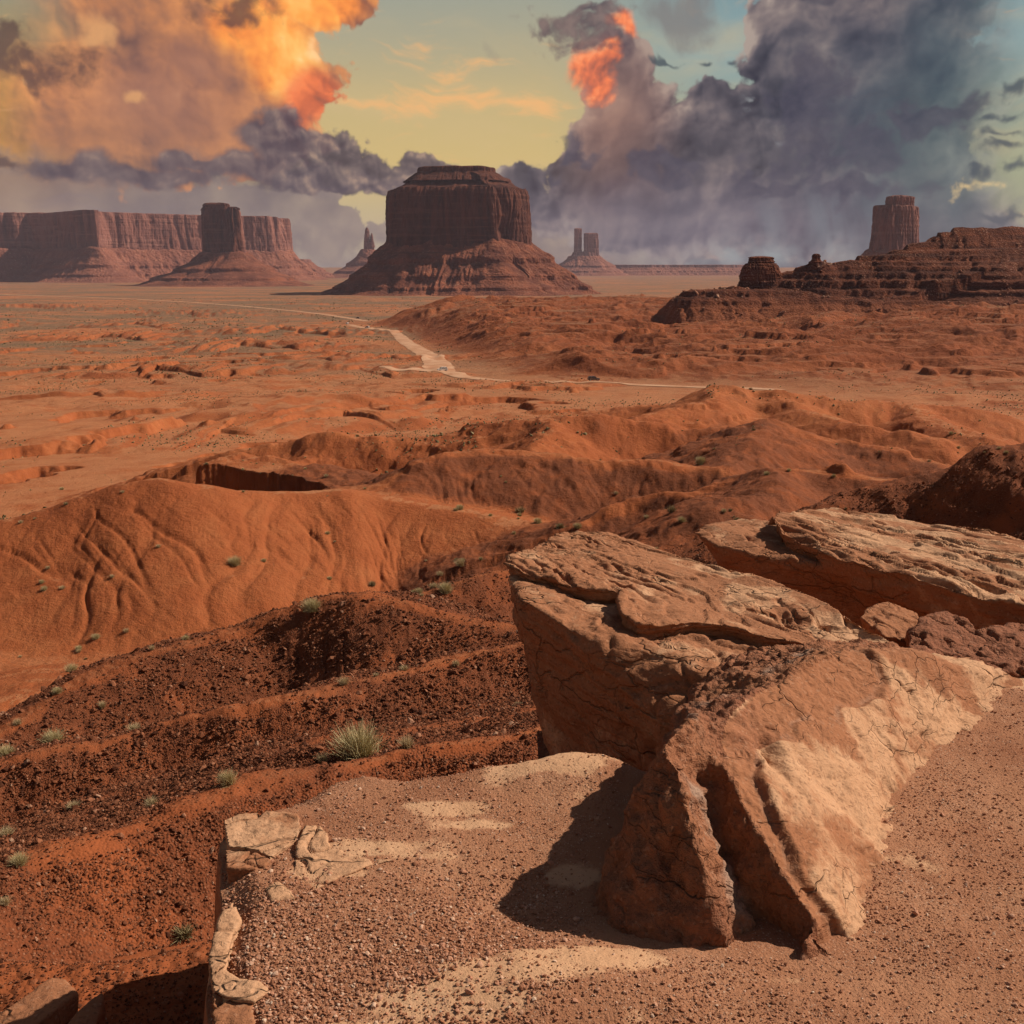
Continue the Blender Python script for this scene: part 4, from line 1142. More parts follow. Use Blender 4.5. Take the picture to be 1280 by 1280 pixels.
def build_near_mesa():
    """stepped red mesa on the right: one hill of banded ledges with a loose knob of rock on its shoulder"""
    xs = np.arange(95, 640, 1.0); ys = np.concatenate([np.arange(660, 900, 0.9), np.arange(900, 1060, 2.5)])
    X, Yg = np.meshgrid(xs, ys)
    x = X.ravel(); y = Yg.ravel()
    z = base_z(np.hypot(x, y)) - 8.0
    dum = np.zeros(x.shape); tin = np.zeros(x.shape)
    rs = [
        Ridge([(740, 402, 800), (800, 388, 800), (840, 373, 802), (862, 363, 805), (885, 359, 808), (925, 357, 812), (960, 362, 812), (1000, 365, 808), (1080, 374, 800), (1200, 378, 795), (1330, 380, 790), (1500, 380, 790)], 0.62, 0.20, 2.0, (3.0, 14), 2.0, reach=120, seed=51),
        Ridge([(935, 352, 856), (962, 347, 858), (985, 339, 865), (1008, 331, 868), (1020, 325, 868), (1040, 329, 868), (1060, 326, 870), (1075, 322, 872), (1100, 317, 875), (1180, 311, 880), (1300, 309, 885), (1500, 306, 890)], 0.68, 0.3, 2.5, (3.5, 16), 2.0, reach=120, seed=52),
        Ridge([(1130, 309, 910), (1160, 299, 915), (1176, 290, 918), (1200, 285.5, 920), (1240, 285, 925), (1300, 286, 930), (1400, 286, 940), (1550, 288, 950)], 0.80, 0.6, 4.0, (3.0, 18), 2.0, reach=120, seed=53),
        Ridge([(1250, 330, 840), (1300, 318, 850), (1400, 312, 860)], 0.6, 0.3, 4, (3, 14), 2, reach=90, seed=54),
    ]
    for r_ in rs: r_.apply(x, y, z, dum, tin)
    # hard and soft beds: cliffs at the hard ones
    zt = z + 0.9 * perlin2(x / 30, y / 30, 901) + 0.5 * perlin2(x / 9, y / 9, 902)
    beds = np.array([-60, -30, -27, -21, -14.5, -8.5, -2, 2.0, 6, 10, 15, 20, 25.5, 29, 33, 60.0])
    hard = np.array([0, 0.4, 0.2, 0.3, 0.92, 0.35, 0.6, 0.3, 0.8, 0.35, 0.9, 0.35, 0.75, 0.9, 0.5])
    k = np.clip(np.searchsorted(beds, zt) - 1, 0, len(hard) - 1)
    lo = beds[k]; hh = beds[k + 1] - lo
    q = (zt - lo) / hh
    stp = lo + hh * sst(0.5 - 0.09, 0.5 + 0.09, q)
    kk = np.minimum(1.0, 1.25 * hard[k]) * sst(-0.7, -0.05, perlin2(x / 45, y / 45, 903))
    z2 = z + (stp - zt) * kk
    z2 += 1.3 * fbm2(x / 9, y / 9, 5, 0.6, seed=905) + 1.2 * np.clip(0.28 - worley2(x / 6, y / 6, 907), 0, 1) * 2.0 * sst(0, 0.4, perlin2(x / 40, y / 40, 908))
    # sink the rim of the patch below the valley sheet
    ed = np.minimum.reduce([x - 95, 640 - x, y - 660, 1060 - y])
    z2 -= 40 * sst(25, 0, ed)
    t = empty('mesa', (330, 860, -45), "near red mesa in stepped ledges at the right edge, strewn with fallen blocks", "mesa")
    g = grid_mesh('slope', np.column_stack([x, y, z2]), grid_quads(len(ys), len(xs)), M_NEARMESA, True)
    child(g, t)
    # knob of layered rock at the shoulder's left end, and the small pinnacle
    kn = empty('layered_knob', (U(950, 340, 858)[0], 858, 0), "layered red rock knob perched on the left shoulder of the near mesa", "rock")
    zb, zt_ = zpx(357, 850), zpx(321, 850)
    out = plan([(926, 856), (932, 850), (945, 848), (960, 849), (972, 853), (976, 862), (968, 872), (945, 876), (930, 868)])
    def knob(cx, cy, z, f):
        return 0.9 * fbm3(cx / 6, cy / 6, z / 3, 3, seed=920) + 1.6 * (np.abs(perlin3(cx / 60, cy / 60, z / 1.5, 921)) - 0.3) - 0.9 * (1 - np.clip(np.abs(perlin3(cx / 3.5, cy / 3.5, z / 9, 922)) * 4, 0, 1))
    c = loft('knob_rock', out, [(zb - 4, 2.5), (zb, 1.5), (zb + 9, 0.6), (zb + 13, -0.8), (zt_ - 5, -3.0), (zt_ - 4.5, -5.0), (zt_ - 0.5, -5.6), (zt_, -6.8)], 420, 110, knob, M_NEARMESA, cap=0.6)
    child(c, kn)
    pn = empty('rock_pinnacle', (U(1020, 325, 866)[0], 866, 2), "small balanced rock pinnacle on the near mesa's skyline", "rock")
    zb, zt_ = zpx(331, 866), zpx(317.5, 866)
    out = plan([(1014, 866), (1018, 863), (1023, 864), (1025, 868), (1021, 871), (1015, 870)])
    c = loft('pinnacle_rock', out, [(zb - 4, 5.5), (zb, 3.2), (zb + 3, 0.9), (zt_ - 2.6, -0.5), (zt_ - 2.2, 0.3), (zt_ - 0.6, 0.1), (zt_, -0.9)], 160, 50, knob, M_NEARMESA, cap=0.3)
    child(c, pn)
    return x, y, z2, len(ys), len(xs)

def near_mesa_material():
    m, N, b = new_mat("banded_red_mesa")
    geo = N.n.new('ShaderNodeNewGeometry')
    P = geo.outputs['Position']
    bed = N.noise(N.vec('MULTIPLY', P, (0.012, 0.012, 0.30)), 1.0, 5, 0.6)
    n = N.noise(P, 0.10, 6, 0.65)
    c = N.ramp(N.add(N.mul(bed, 0.6), N.mul(n, 0.4)), [(0.34, (0.045, 0.013, 0.008, 1)), (0.48, (0.10, 0.028, 0.013, 1)), (0.6, (0.165, 0.048, 0.022, 1)), (0.74, (0.24, 0.088, 0.044, 1))])
    spk = N.voro(P, 0.55)
    c = N.mix(N.mul(N.remap(spk, 0.34, 0.16), N.remap(N.noise(P, 0.05, 4, 0.6), 0.45, 0.62)), c, (0.30, 0.155, 0.10, 1))
    zz = N.sep(P)[2]
    apron = N.remap(N.add(zz, N.mul(N.noise(P, 0.03, 5, 0.6), 16.0)), -10.0, -22.0)
    c = N.mix(N.mul(apron, 0.85), c, N.mix(n, (0.16, 0.045, 0.019, 1), (0.29, 0.095, 0.04, 1)))
    N.put(b.inputs['Base Color'], c)
    h = N.add(N.mul(N.noise(P, 0.4, 7, 0.72), 2.6), N.mul(N.sub(0.5, spk), 1.0))
    N.put(b.inputs['Normal'], N.bump(h, 0.8, 1.0))
    return m

M_NEARMESA = near_mesa_material()
build_buttes()
MESA = build_near_mesa()

# ------------------------------------------------------------------ dusty air
def build_haze():
    x0, x1, y0, y1, z0, z1 = -7000, 7000, -60, 9000, -66, 330
    co = [(x0, y0, z0), (x1, y0, z0), (x1, y1, z0), (x0, y1, z0), (x0, y0, z1), (x1, y0, z1), (x1, y1, z1), (x0, y1, z1)]
    q = [(0, 3, 2, 1), (4, 5, 6, 7), (0, 1, 5, 4), (1, 2, 6, 5), (2, 3, 7, 6), (3, 0, 4, 7)]
    m = bpy.data.materials.new("dusty_air")
    m.use_nodes = True
    t = m.node_tree
    t.nodes.clear()
    o = t.nodes.new('ShaderNodeOutputMaterial')
    v = t.nodes.new('ShaderNodeVolumePrincipled')
    v.inputs['Color'].default_value = (0.74, 0.66, 0.82, 1)
    v.inputs['Density'].default_value = HAZE_DENSITY
    v.inputs['Anisotropy'].default_value = 0.0
    t.links.new(v.outputs[0], o.inputs['Volume'])
    ob = grid_mesh('haze', co, q, m, False)
    ob['kind'] = 'stuff'
HAZE_DENSITY = 3.3e-5
build_haze()
# ------------------------------------------------------------------ foreground rocks
import bmesh

def W(px, py, Y): return np.array(U(px, py, Y))

def hull_bm(bm, pts):
    vs = [bm.verts.new(p) for p in pts]
    bmesh.ops.convex_hull(bm, input=vs)
    loose = [v for v in vs if v.is_valid and not v.link_faces]
    if loose: bmesh.ops.delete(bm, geom=loose, context='VERTS')

def slab_bm(bm, top, down):
    """closed plate: a top outline (3-D points) and the outline of its underside"""
    n = len(top)
    a = [bm.verts.new(p) for p in top]; b = [bm.verts.new(p) for p in down]
    ca = bm.verts.new(np.mean(top, 0)); cb = bm.verts.new(np.mean(down, 0))
    for i in range(n):
        j = (i + 1) % n
        bm.faces.new((a[i], a[j], ca)); bm.faces.new((b[j], b[i], cb)); bm.faces.new((a[j], a[i], b[i], b[j]))

def remeshed(pieces, voxel):
    """union of closed pieces as a fine even skin; returns verts, faces"""
    bm = bmesh.new()
    for kind, *a in pieces:
        one = bmesh.new()
        if kind == 'hull': hull_bm(one, *a)
        else: slab_bm(one, *a)
        bmesh.ops.recalc_face_normals(one, faces=one.faces)
        tmp = bpy.data.meshes.new('tmp'); one.to_mesh(tmp); one.free()
        bm.from_mesh(tmp); bpy.data.meshes.remove(tmp)
    me = bpy.data.meshes.new('tmp'); bm.to_mesh(me); bm.free()
    ob = bpy.data.objects.new('tmp', me); COL.objects.link(ob)
    md = ob.modifiers.new('r', 'REMESH'); md.mode = 'VOXEL'; md.voxel_size = voxel; md.adaptivity = 0
    dg = bpy.context.evaluated_depsgraph_get(); dg.update()
    ev = ob.evaluated_get(dg); m2 = ev.to_mesh()
    v = np.empty(len(m2.vertices) * 3, np.float32); m2.vertices.foreach_get('co', v)
    f = np.empty(len(m2.loops), np.int32); m2.loops.foreach_get('vertex_index', f)
    ls = np.empty(len(m2.polygons), np.int32); m2.polygons.foreach_get('loop_total', ls)
    ev.to_mesh_clear()
    bpy.data.objects.remove(ob); bpy.data.meshes.remove(me)
    assert (ls == 4).all()
    return v.reshape(-1, 3).astype(np.float64), f.reshape(-1, 4)

def vnormals(v, f):
    a = v[f[:, 2]] - v[f[:, 0]]; b = v[f[:, 3]] - v[f[:, 1]]
    n = np.cross(a, b)
    o = np.zeros_like(v)
    for k in range(4):
        for c in range(3):
            o[:, c] += np.bincount(f[:, k], n[:, c], len(v))
    return o / (np.linalg.norm(o, axis=1)[:, None] + 1e-12)

def smooth(v, f, it, lam=0.5):
    e = np.concatenate([f[:, [0, 1]], f[:, [1, 2]], f[:, [2, 3]], f[:, [3, 0]]])
    deg = np.bincount(e[:, 0], minlength=len(v)) + np.bincount(e[:, 1], minlength=len(v))
    for _ in range(it):
        s = np.zeros_like(v)
        for c in range(3):
            s[:, c] = np.bincount(e[:, 0], v[e[:, 1], c], len(v)) + np.bincount(e[:, 1], v[e[:, 0], c], len(v))
        v = v + lam * (s / deg[:, None] - v)
    return v

def crack(u, w, width, seed=0, octv=3):
    """1 in thin winding grooves, 0 elsewhere"""
    n = fbm2(u, w, octv, 0.5, seed=seed)
    return np.clip(1 - np.abs(n) / width, 0, 1)

def exfol(x, y, sc, levels, seed, sharp=0.10):
    """0..1 stepped field with winding sharp edges, like thin shells peeling off a rock face"""
    n = np.clip(0.5 + 0.75 * fbm2(x * sc, y * sc, 5, 0.5, seed=seed), 0, 1) * levels
    f = np.floor(n)
    return (f + sst(0.5 - sharp, 0.5 + sharp, n - f)) / levels

def sandstone(name, red=0.0, rough=0.0, pale_sc=1.6, pale_amt=0.0, flaky=None):
    """tan slickrock: pale worn faces, reddish broken ones, fine grain"""
    m, N, b = new_mat(name)
    geo = N.n.new('ShaderNodeNewGeometry')
    P = geo.outputs['Position']
    n1 = N.noise(P, 2.2, 6, 0.6); n2 = N.noise(P, 9.0, 5, 0.62); n3 = N.noise(P, 60.0, 4, 0.65)
    warm = N.mix(n1, (0.27, 0.108, 0.052, 1), (0.37, 0.165, 0.086, 1))
    pale = N.mix(n2, (0.44, 0.225, 0.122, 1), (0.55, 0.325, 0.195, 1))
    dark = N.mix(n2, (0.20, 0.076, 0.043, 1), (0.29, 0.118, 0.066, 1))
    pm = N.remap(N.add(N.add(n1, N.mul(N.sub(n2, 0.5), 0.5)), N.add(N.mul(N.attr('pale'), 0.5), pale_amt)), 0.56, 0.74)
    c = N.mix(pm, warm, pale)
    rm = N.remap(N.add(N.add(N.mul(N.attr('red'), 0.9), red), N.mul(N.sub(n1, 0.5), 0.9)), 0.3, 0.7)
    c = N.mix(rm, c, dark)
    c = N.mix(N.mul(N.attr('grey'), N.remap(n2, 0.35, 0.6)), c, (0.42, 0.35, 0.29, 1))
    sp = N.sep(N.voro(P, 120.0, out='Color'))[0]
    c = N.mix(N.remap(sp, 0.80, 0.95, 0, 0.35), c, (0.10, 0.045, 0.028, 1))
    c = N.mix(N.remap(sp, 0.10, 0.02, 0, 0.14), c, (0.6, 0.42, 0.3, 1))
    N.put(b.inputs['Base Color'], c)
    h = N.add(N.mul(n3, 0.004 + 0.008 * rough), N.mul(n2, 0.008 + 0.034 * rough))
    h = N.add(h, N.mul(N.noise(P, 26.0, 4, 0.6), 0.005 + 0.016 * rough))
    # hairline fractures and thin bedding
    wp = N.vec('ADD', P, N.vec('SCALE', N.noise(P, 3.0, 4, 0.6, color=True), s=0.22))
    e1 = N.voro(N.vec('MULTIPLY', wp, (0.55, 1.5, 3.2)), 2.3, feature='DISTANCE_TO_EDGE')
    e2 = N.voro(N.vec('MULTIPLY', wp, (1.6, 0.6, 3.6)), 4.2, feature='DISTANCE_TO_EDGE')
    cm = N.remap(N.noise(P, 2.0, 3, 0.6), 0.50, 0.62)
    cm0 = N.remap(N.noise(N.vec('ADD', P, (7.0, 3.0, 1.0)), 1.3, 4, 0.6), 0.48, 0.60)
    h = N.sub(h, N.mul(N.add(N.mul(N.remap(e1, 0.03, 0.0, 0, 0.014), cm0), N.mul(N.remap(e2, 0.025, 0.0, 0, 0.007), cm)), 1.0))
    bed = N.noise(N.vec('MULTIPLY', wp, (2.0, 2.0, 34.0)), 1.0, 5, 0.65)
    h = N.add(h, N.mul(bed, 0.016))
    N.put(b.inputs['Normal'], N.bump(h, 0.95, 1.0))
    return m

M_ROCK = sandstone("tan_slickrock")
M_ROCKRED = sandstone("red_crumbly_rock", red=0.42, rough=0.8)
M_ROCKPALE = sandstone("pale_slickrock", pale_amt=0.02)

def rock_mesh(name, v, f, mat, parent=None, **attrs):
    o = grid_mesh(name, v, f, mat, True, attrs)
    if parent is not None: child(o, parent)
    return o

def grain(v, s=1.0, seed=0):
    return s * (0.020 * fbm3(v[:, 0] * 4, v[:, 1] * 4, v[:, 2] * 4, 4, 0.5, seed=seed) + 0.006 * fbm3(v[:, 0] * 18, v[:, 1] * 18, v[:, 2] * 18, 2, 0.5, seed=seed + 7))

# --- the overhanging boulder with its cap slab
def build_boulder():
    t = empty('overhanging_boulder', (1.0, 4.9, -1.6), "big overhanging tan boulder with a flaky cap slab, jutting out over the slope", "boulder")
    G3 = lambda a, b, z: np.array(Gz(a, b, z))
    body = [W(634, 722, 5.05), G3(652, 702, .24), G3(690, 680, .16), G3(765, 676, .11), G3(880, 710, .12), G3(1000, 748, .13), G3(1112, 812, .08), G3(1060, 836, .17), G3(950, 862, .18), G3(862, 908, .05),
            G3(826, 906, .03), G3(786, 838, .16), G3(742, 800, .23), G3(690, 772, .265), G3(648, 748, .28)]
    low = [(0.40, 4.70, -1.2), (0.46, 4.5, -1.9), (0.62, 4.0, -1.3), (0.8, 3.9, -1.6), (1.6, 4.0, -1.2), (1.9, 4.8, -1.2), (1.5, 5.8, -1.2), (0.7, 5.6, -1.4), (0.6, 4.6, -2.6), (1.6, 4.6, -2.6), (1.2, 5.5, -2.6)]
    hull1 = [p for p in body[:15]] + [W(652, 800, 4.98), W(698, 885, 4.78), W(722, 936, 4.66), W(745, 985, 4.6)] + [np.array(q) for q in low[:8]]
    hull2 = [W(690, 776, 4.5), W(700, 890, 4.72), W(728, 940, 4.58), W(805, 965, 3.95), G3(826, 910, -.01), G3(950, 872, .08)] + [np.array(q) for q in low]
    v, f = remeshed([('hull', hull1), ('hull', hull2)], 0.0105)
    v = smooth(v, f, 10)
    n = vnormals(v, f)
    x, y, z = v.T
    up = n[:, 2]
    d = 0.050 * fbm3(x * 1.7, y * 1.7, z * 1.7, 4, 0.5, seed=1001) + grain(v, 1.0, 1003)
    # broken steps of bedding dipping to the right
    tb = z + 0.10 * x - 0.06 * y + 0.02 * fbm3(x * 2, y * 2, z * 2, 3, seed=1005)
    d += 0.012 * (1 - np.clip(np.abs(perlin2(tb * 11, x * 0.35, 1006)) * 5, 0, 1)) * -1 * sst(0.75, 0.2, np.abs(up))
    # rough broken front slope
    fr = sst(4.45, 4.1, y) * sst(0.1, 0.5, up)
    d += fr * 0.020 * fbm3(x * 9, y * 9, z * 9, 4, 0.6, seed=1008) - fr * 0.016 * crack(x * 2.2 + y, y * 2.2, 0.06, 1009)
    # hairline cracks down the shaded face
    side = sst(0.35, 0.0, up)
    d -= side * 0.02 * crack((x + 0.7 * z) * 1.1, (z - 0.4 * x) * 0.9, 0.035, 1011, 4)
    d += side * 0.018 * fbm3(x * 5, y * 5, z * 9, 4, 0.6, seed=1014) + (1 - side) * 0.012 * fbm3(x * 11, y * 11, z * 11, 4, 0.6, seed=1015)
    d += (1 - side) * 0.07 * (exfol(x, y, 1.1, 5, 1017) - 0.5) + side * 0.06 * (exfol(x + y, z * 2.2, 0.9, 4, 1018) - 0.5)
    d -= (1 - side) * 0.018 * crack(x * 1.6 - y * 0.6, y * 2.4 + x, 0.05, 1016, 3)
    v2 = v + n * d[:, None]
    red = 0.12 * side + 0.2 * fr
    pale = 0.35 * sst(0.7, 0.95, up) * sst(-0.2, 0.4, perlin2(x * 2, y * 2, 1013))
    o = rock_mesh('body', v2, f, M_ROCK, t, red=red, pale=pale)
    # cap slab: a thin, flaking layer with an undercut front lip
    edge = [(629, 706, .295, .04), (640, 697, .28, .06), (662, 684, .24, .06), (690, 673, .20, .06), (725, 668, .17, .06), (768, 669, .15, .06), (820, 686, .16, .05), (880, 702, .17, .06), (940, 716, .18, .06), (1000, 737, .18, .06),
            (1050, 762, .18, .06), (1090, 786, .17, .05), (1126, 806, .13, .03), (1080, 812, .16, .04), (1010, 806, .22, .08), (960, 796, .25, .09), (905, 780, .27, .09), (868, 776, .28, .10), (830, 782, .28, .10), (795, 783, .28, .09), (776, 768, .29, .07), (770, 752, .285, .04),
            (776, 741, .28, .03), (735, 738, .285, .06), (700, 730, .29, .06), (668, 722, .295, .05), (646, 714, .295, .045)]
    top = np.array([G3(a, b, z_) for a, b, z_, h in edge]); th = np.array([e[3] for e in edge])
    cen = top.mean(0)
    dn = top.copy(); dn[:, 2] -= th + 0.02
    dn[:, :2] += (cen[:2] - dn[:, :2]) * 0.045
    v, f = remeshed([('slab', top, dn)], 0.0075)
    v = smooth(v, f, 5)
    n = vnormals(v, f)
    x, y, z = v.T
    up = n[:, 2]
    topm = sst(0.4, 0.8, up)
    d = 0.014 * fbm3(x * 3, y * 3, z * 3, 4, 0.55, seed=1021) + grain(v, 0.5, 1023)
    # thin curved flakes: shingled steps across the slope, strongest to the right
    a = math.radians(-70)
    u = x * math.cos(a) + (y - 5) * math.sin(a); w = -x * math.sin(a) + (y - 5) * math.cos(a)
    w = w + 0.10 * perlin2(u * 1.6, w * 2.5, 1025) + 0.16 * (u - 0.7) ** 2
    st = w * 8.5 + 0.35 * perlin2(u * 2, w * 4, 1026)
    saw = st - np.floor(st)
    fl = sst(0.7, 1.2, x + 0.15 * perlin2(x * 3, y * 3, 1027)) * sst(2.35, 1.9, x)
    br = sst(-0.30, 0.10, perlin2(u * 2.0, w * 8.5, 1028))
    d += topm * fl * br * 0.034 * (saw - 0.5) - topm * fl * br * 0.040 * sst(0.82, 0.96, saw)
    cm = sst(-0.35, 0.15, perlin2(x * 1.7, y * 1.7, 1029))
    d -= topm * cm * (0.030 * crack(u * 0.8, w * 4.5, 0.07, 1034, 2) + 0.020 * crack(u * 1.3 + 4, w * 9.0, 0.07, 1035, 2))
    d += topm * 0.005 * fbm3(x * 10, y * 10, z * 10, 3, 0.55, seed=1036)
    d += topm * 0.055 * (exfol(u * 0.8, w * 2.2, 1.0, 5, 1038, 0.05) - 0.5)
    d += topm * sst(0.9, 0.5, x) * 0.02 * fbm3(x * 7, y * 7, z * 7, 3, 0.6, seed=1030, kind='ridge')
    # weathered lip
    rim = 1 - topm
    d += rim * 0.022 * fbm3(x * 6, y * 6, z * 14, 4, 0.55, seed=1031) - rim * 0.010 * (1 - np.clip(np.abs(perlin2(z * 45, x * 1.2, 1032)) * 3, 0, 1))
    v2 = v + n * d[:, None]
    pale = topm * (0.02 + 0.55 * fl * sst(-0.3, 0.3, perlin2(x * 3, y * 3, 1037)))
    o = rock_mesh('cap_slab', v2, f, M_ROCKPALE, t, red=0.15 * rim, pale=pale * sst(0.75, 1.1, x))
    return t

# --- the long low slab behind it
def build_back_slab():
    t = empty('leaning_slab', (2.6, 6.6, -0.5), "long low tan slab lying behind the overhanging boulder, its shaded edge towards us", "boulder")
    edge = [(866, 664, 6.9, .20), (880, 656, 7.2, .2), (905, 650, 7.5, .18), (965, 649, 7.7, .18), (1045, 646, 7.9, .2), (1110, 655, 7.8, .2), (1165, 665, 7.6, .2), (1230, 667, 7.5, .2), (1310, 678, 7.3, .2), (1420, 690, 7.2, .2),
            (1450, 790, 5.3, .2), (1330, 765, 5.45, .2), (1245, 752, 5.55, .26), (1185, 738, 5.7, .3), (1110, 722, 5.95, .3), (1050, 706, 6.2, .28), (1000, 700, 6.3, .26), (940, 694, 6.38, .24), (895, 682, 6.6, .22)]
    top = np.array([W(a, b, c) for a, b, c, h in edge]); th = np.array([e[3] for e in edge])
    cen = top.mean(0)
    dn = top.copy(); dn[:, 2] -= th
    dn[:, :2] += (cen[:2] - dn[:, :2]) * 0.12
    base = dn.copy(); base[:, 2] = -0.9; base[:, :2] += (cen[:2] - base[:, :2]) * 0.10
    v, f = remeshed([('slab', top, dn), ('slab', dn + np.array([0, 0, .03]), base)], 0.014)
    v = smooth(v, f, 8)
    n = vnormals(v, f)
    x, y, z = v.T
    topm = sst(0.35, 0.75, n[:, 2])
    d = 0.035 * fbm3(x * 1.6, y * 1.6, z * 1.6, 4, 0.5, seed=1041) + grain(v, 0.8, 1043)
    a = math.radians(-58)
    u = x * math.cos(a) + (y - 6) * math.sin(a); w = -x * math.sin(a) + (y - 6) * math.cos(a)
    w = w + 0.14 * perlin2(u * 1.2, w * 2, 1045)
    st = w * 6.5 + 0.5 * perlin2(u * 2, w * 4, 1046)
    saw = st - np.floor(st)
    br = sst(-0.15, 0.2, perlin2(u * 1.5, w * 6, 1048))
    d += topm * br * (0.04 * (saw - 0.5) - 0.06 * sst(0.82, 0.96, saw))
    d -= topm * 0.012 * crack(x * 1.5, y * 2.2, 0.05, 1049)
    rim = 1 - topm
    d += rim * 0.03 * fbm3(x * 4, y * 4, z * 10, 4, 0.55, seed=1051)
    v2 = v + n * d[:, None]
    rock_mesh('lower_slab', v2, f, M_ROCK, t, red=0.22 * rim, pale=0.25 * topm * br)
    # upper plate overlapping it
    edge = [(964, 655, 6.9, .07), (972, 648, 7.3, .07), (1045, 645, 7.9, .08), (1100, 652, 7.85, .08), (1165, 663, 7.6, .08), (1235, 668, 7.45, .06), (1300, 690, 6.9, .06), (1340, 720, 6.2, .08), (1380, 775, 5.3, .16), (1300, 770, 5.35, .18), (1240, 762, 5.4, .2),
            (1180, 744, 5.58, .2), (1120, 727, 5.8, .18), (1075, 716, 5.98, .17), (1040, 704, 6.15, .14), (1005, 690, 6.4, .12), (975, 674, 6.65, .10)]
    top = np.array([W(a, b, c) + np.array([0, 0, 0.05]) for a, b, c, h in edge]); th = np.array([e[3] for e in edge])
    cen = top.mean(0)
    dn = top.copy(); dn[:, 2] -= th + 0.02; dn[:, :2] += (cen[:2] - dn[:, :2]) * 0.08
    v, f = remeshed([('slab', top, dn)], 0.0115)
    v = smooth(v, f, 5)
    n = vnormals(v, f)
    x, y, z = v.T
    topm = sst(0.35, 0.75, n[:, 2])
    d = 0.022 * fbm3(x * 2.2, y * 2.2, z * 2.2, 4, 0.52, seed=1061) + grain(v, 0.7, 1063)
    u = x * math.cos(a) + (y - 6) * math.sin(a); w = -x * math.sin(a) + (y - 6) * math.cos(a)
    w = w + 0.12 * perlin2(u * 1.4, w * 2.2, 1065) + 0.10 * (u - 1.2) ** 2
    st = w * 6 + 0.5 * perlin2(u * 2.4, w * 4, 1066)
    saw = st - np.floor(st)
    br = sst(-0.25, 0.15, perlin2(u * 1.5, w * 6, 1068))
    d += topm * br * (0.034 * (saw - 0.5) - 0.06 * sst(0.80, 0.95, saw))
    cm = sst(-0.35, 0.15, perlin2(x * 1.3, y * 1.3, 1072))
    d -= topm * cm * (0.040 * crack(u * 0.6, w * 3.2, 0.08, 1073, 2) + 0.026 * crack(u * 1.0 + 4, w * 6.5, 0.08, 1074, 2))
    d += topm * 0.010 * fbm3(x * 8, y * 8, z * 8, 4, 0.6, seed=1075)
    d += topm * 0.09 * (exfol(u * 0.6, w * 1.8, 1.0, 5, 1076, 0.05) - 0.5)
    d += (1 - topm) * 0.03 * fbm3(x * 5, y * 5, z * 14, 4, 0.6, seed=1071)
    v2 = v + n * d[:, None]
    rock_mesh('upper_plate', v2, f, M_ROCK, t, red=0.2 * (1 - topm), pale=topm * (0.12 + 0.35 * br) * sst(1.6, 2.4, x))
    return t

def blob_rock(name, label, cat, pts, voxel, mat, amp, sc, seed, red=0.2, pale=0.0, sm=6, group=None, kind='fbm', crk=0.0):
    pts = np.array(pts)
    t_loc = pts.mean(0); t_loc[2] = pts[:, 2].min()
    v, f = remeshed([('hull', pts)], voxel)
    v = smooth(v, f, sm)
    n = vnormals(v, f)
    x, y, z = v.T
    d = amp * fbm3(x * sc, y * sc, z * sc, 5, 0.55, seed=seed, kind=kind) + grain(v, amp * 8, seed + 5)
    if crk: d -= crk * crack((x + z) * sc * 0.8, (y - z) * sc * 0.8, 0.05, seed + 9)
    v2 = v + n * d[:, None]
    o = grid_mesh(name, v2 - t_loc, f, mat, True, dict(red=np.full(len(v), red), pale=np.full(len(v), pale)))
    o.location = t_loc
    tag(o, label, cat, group)
    return o

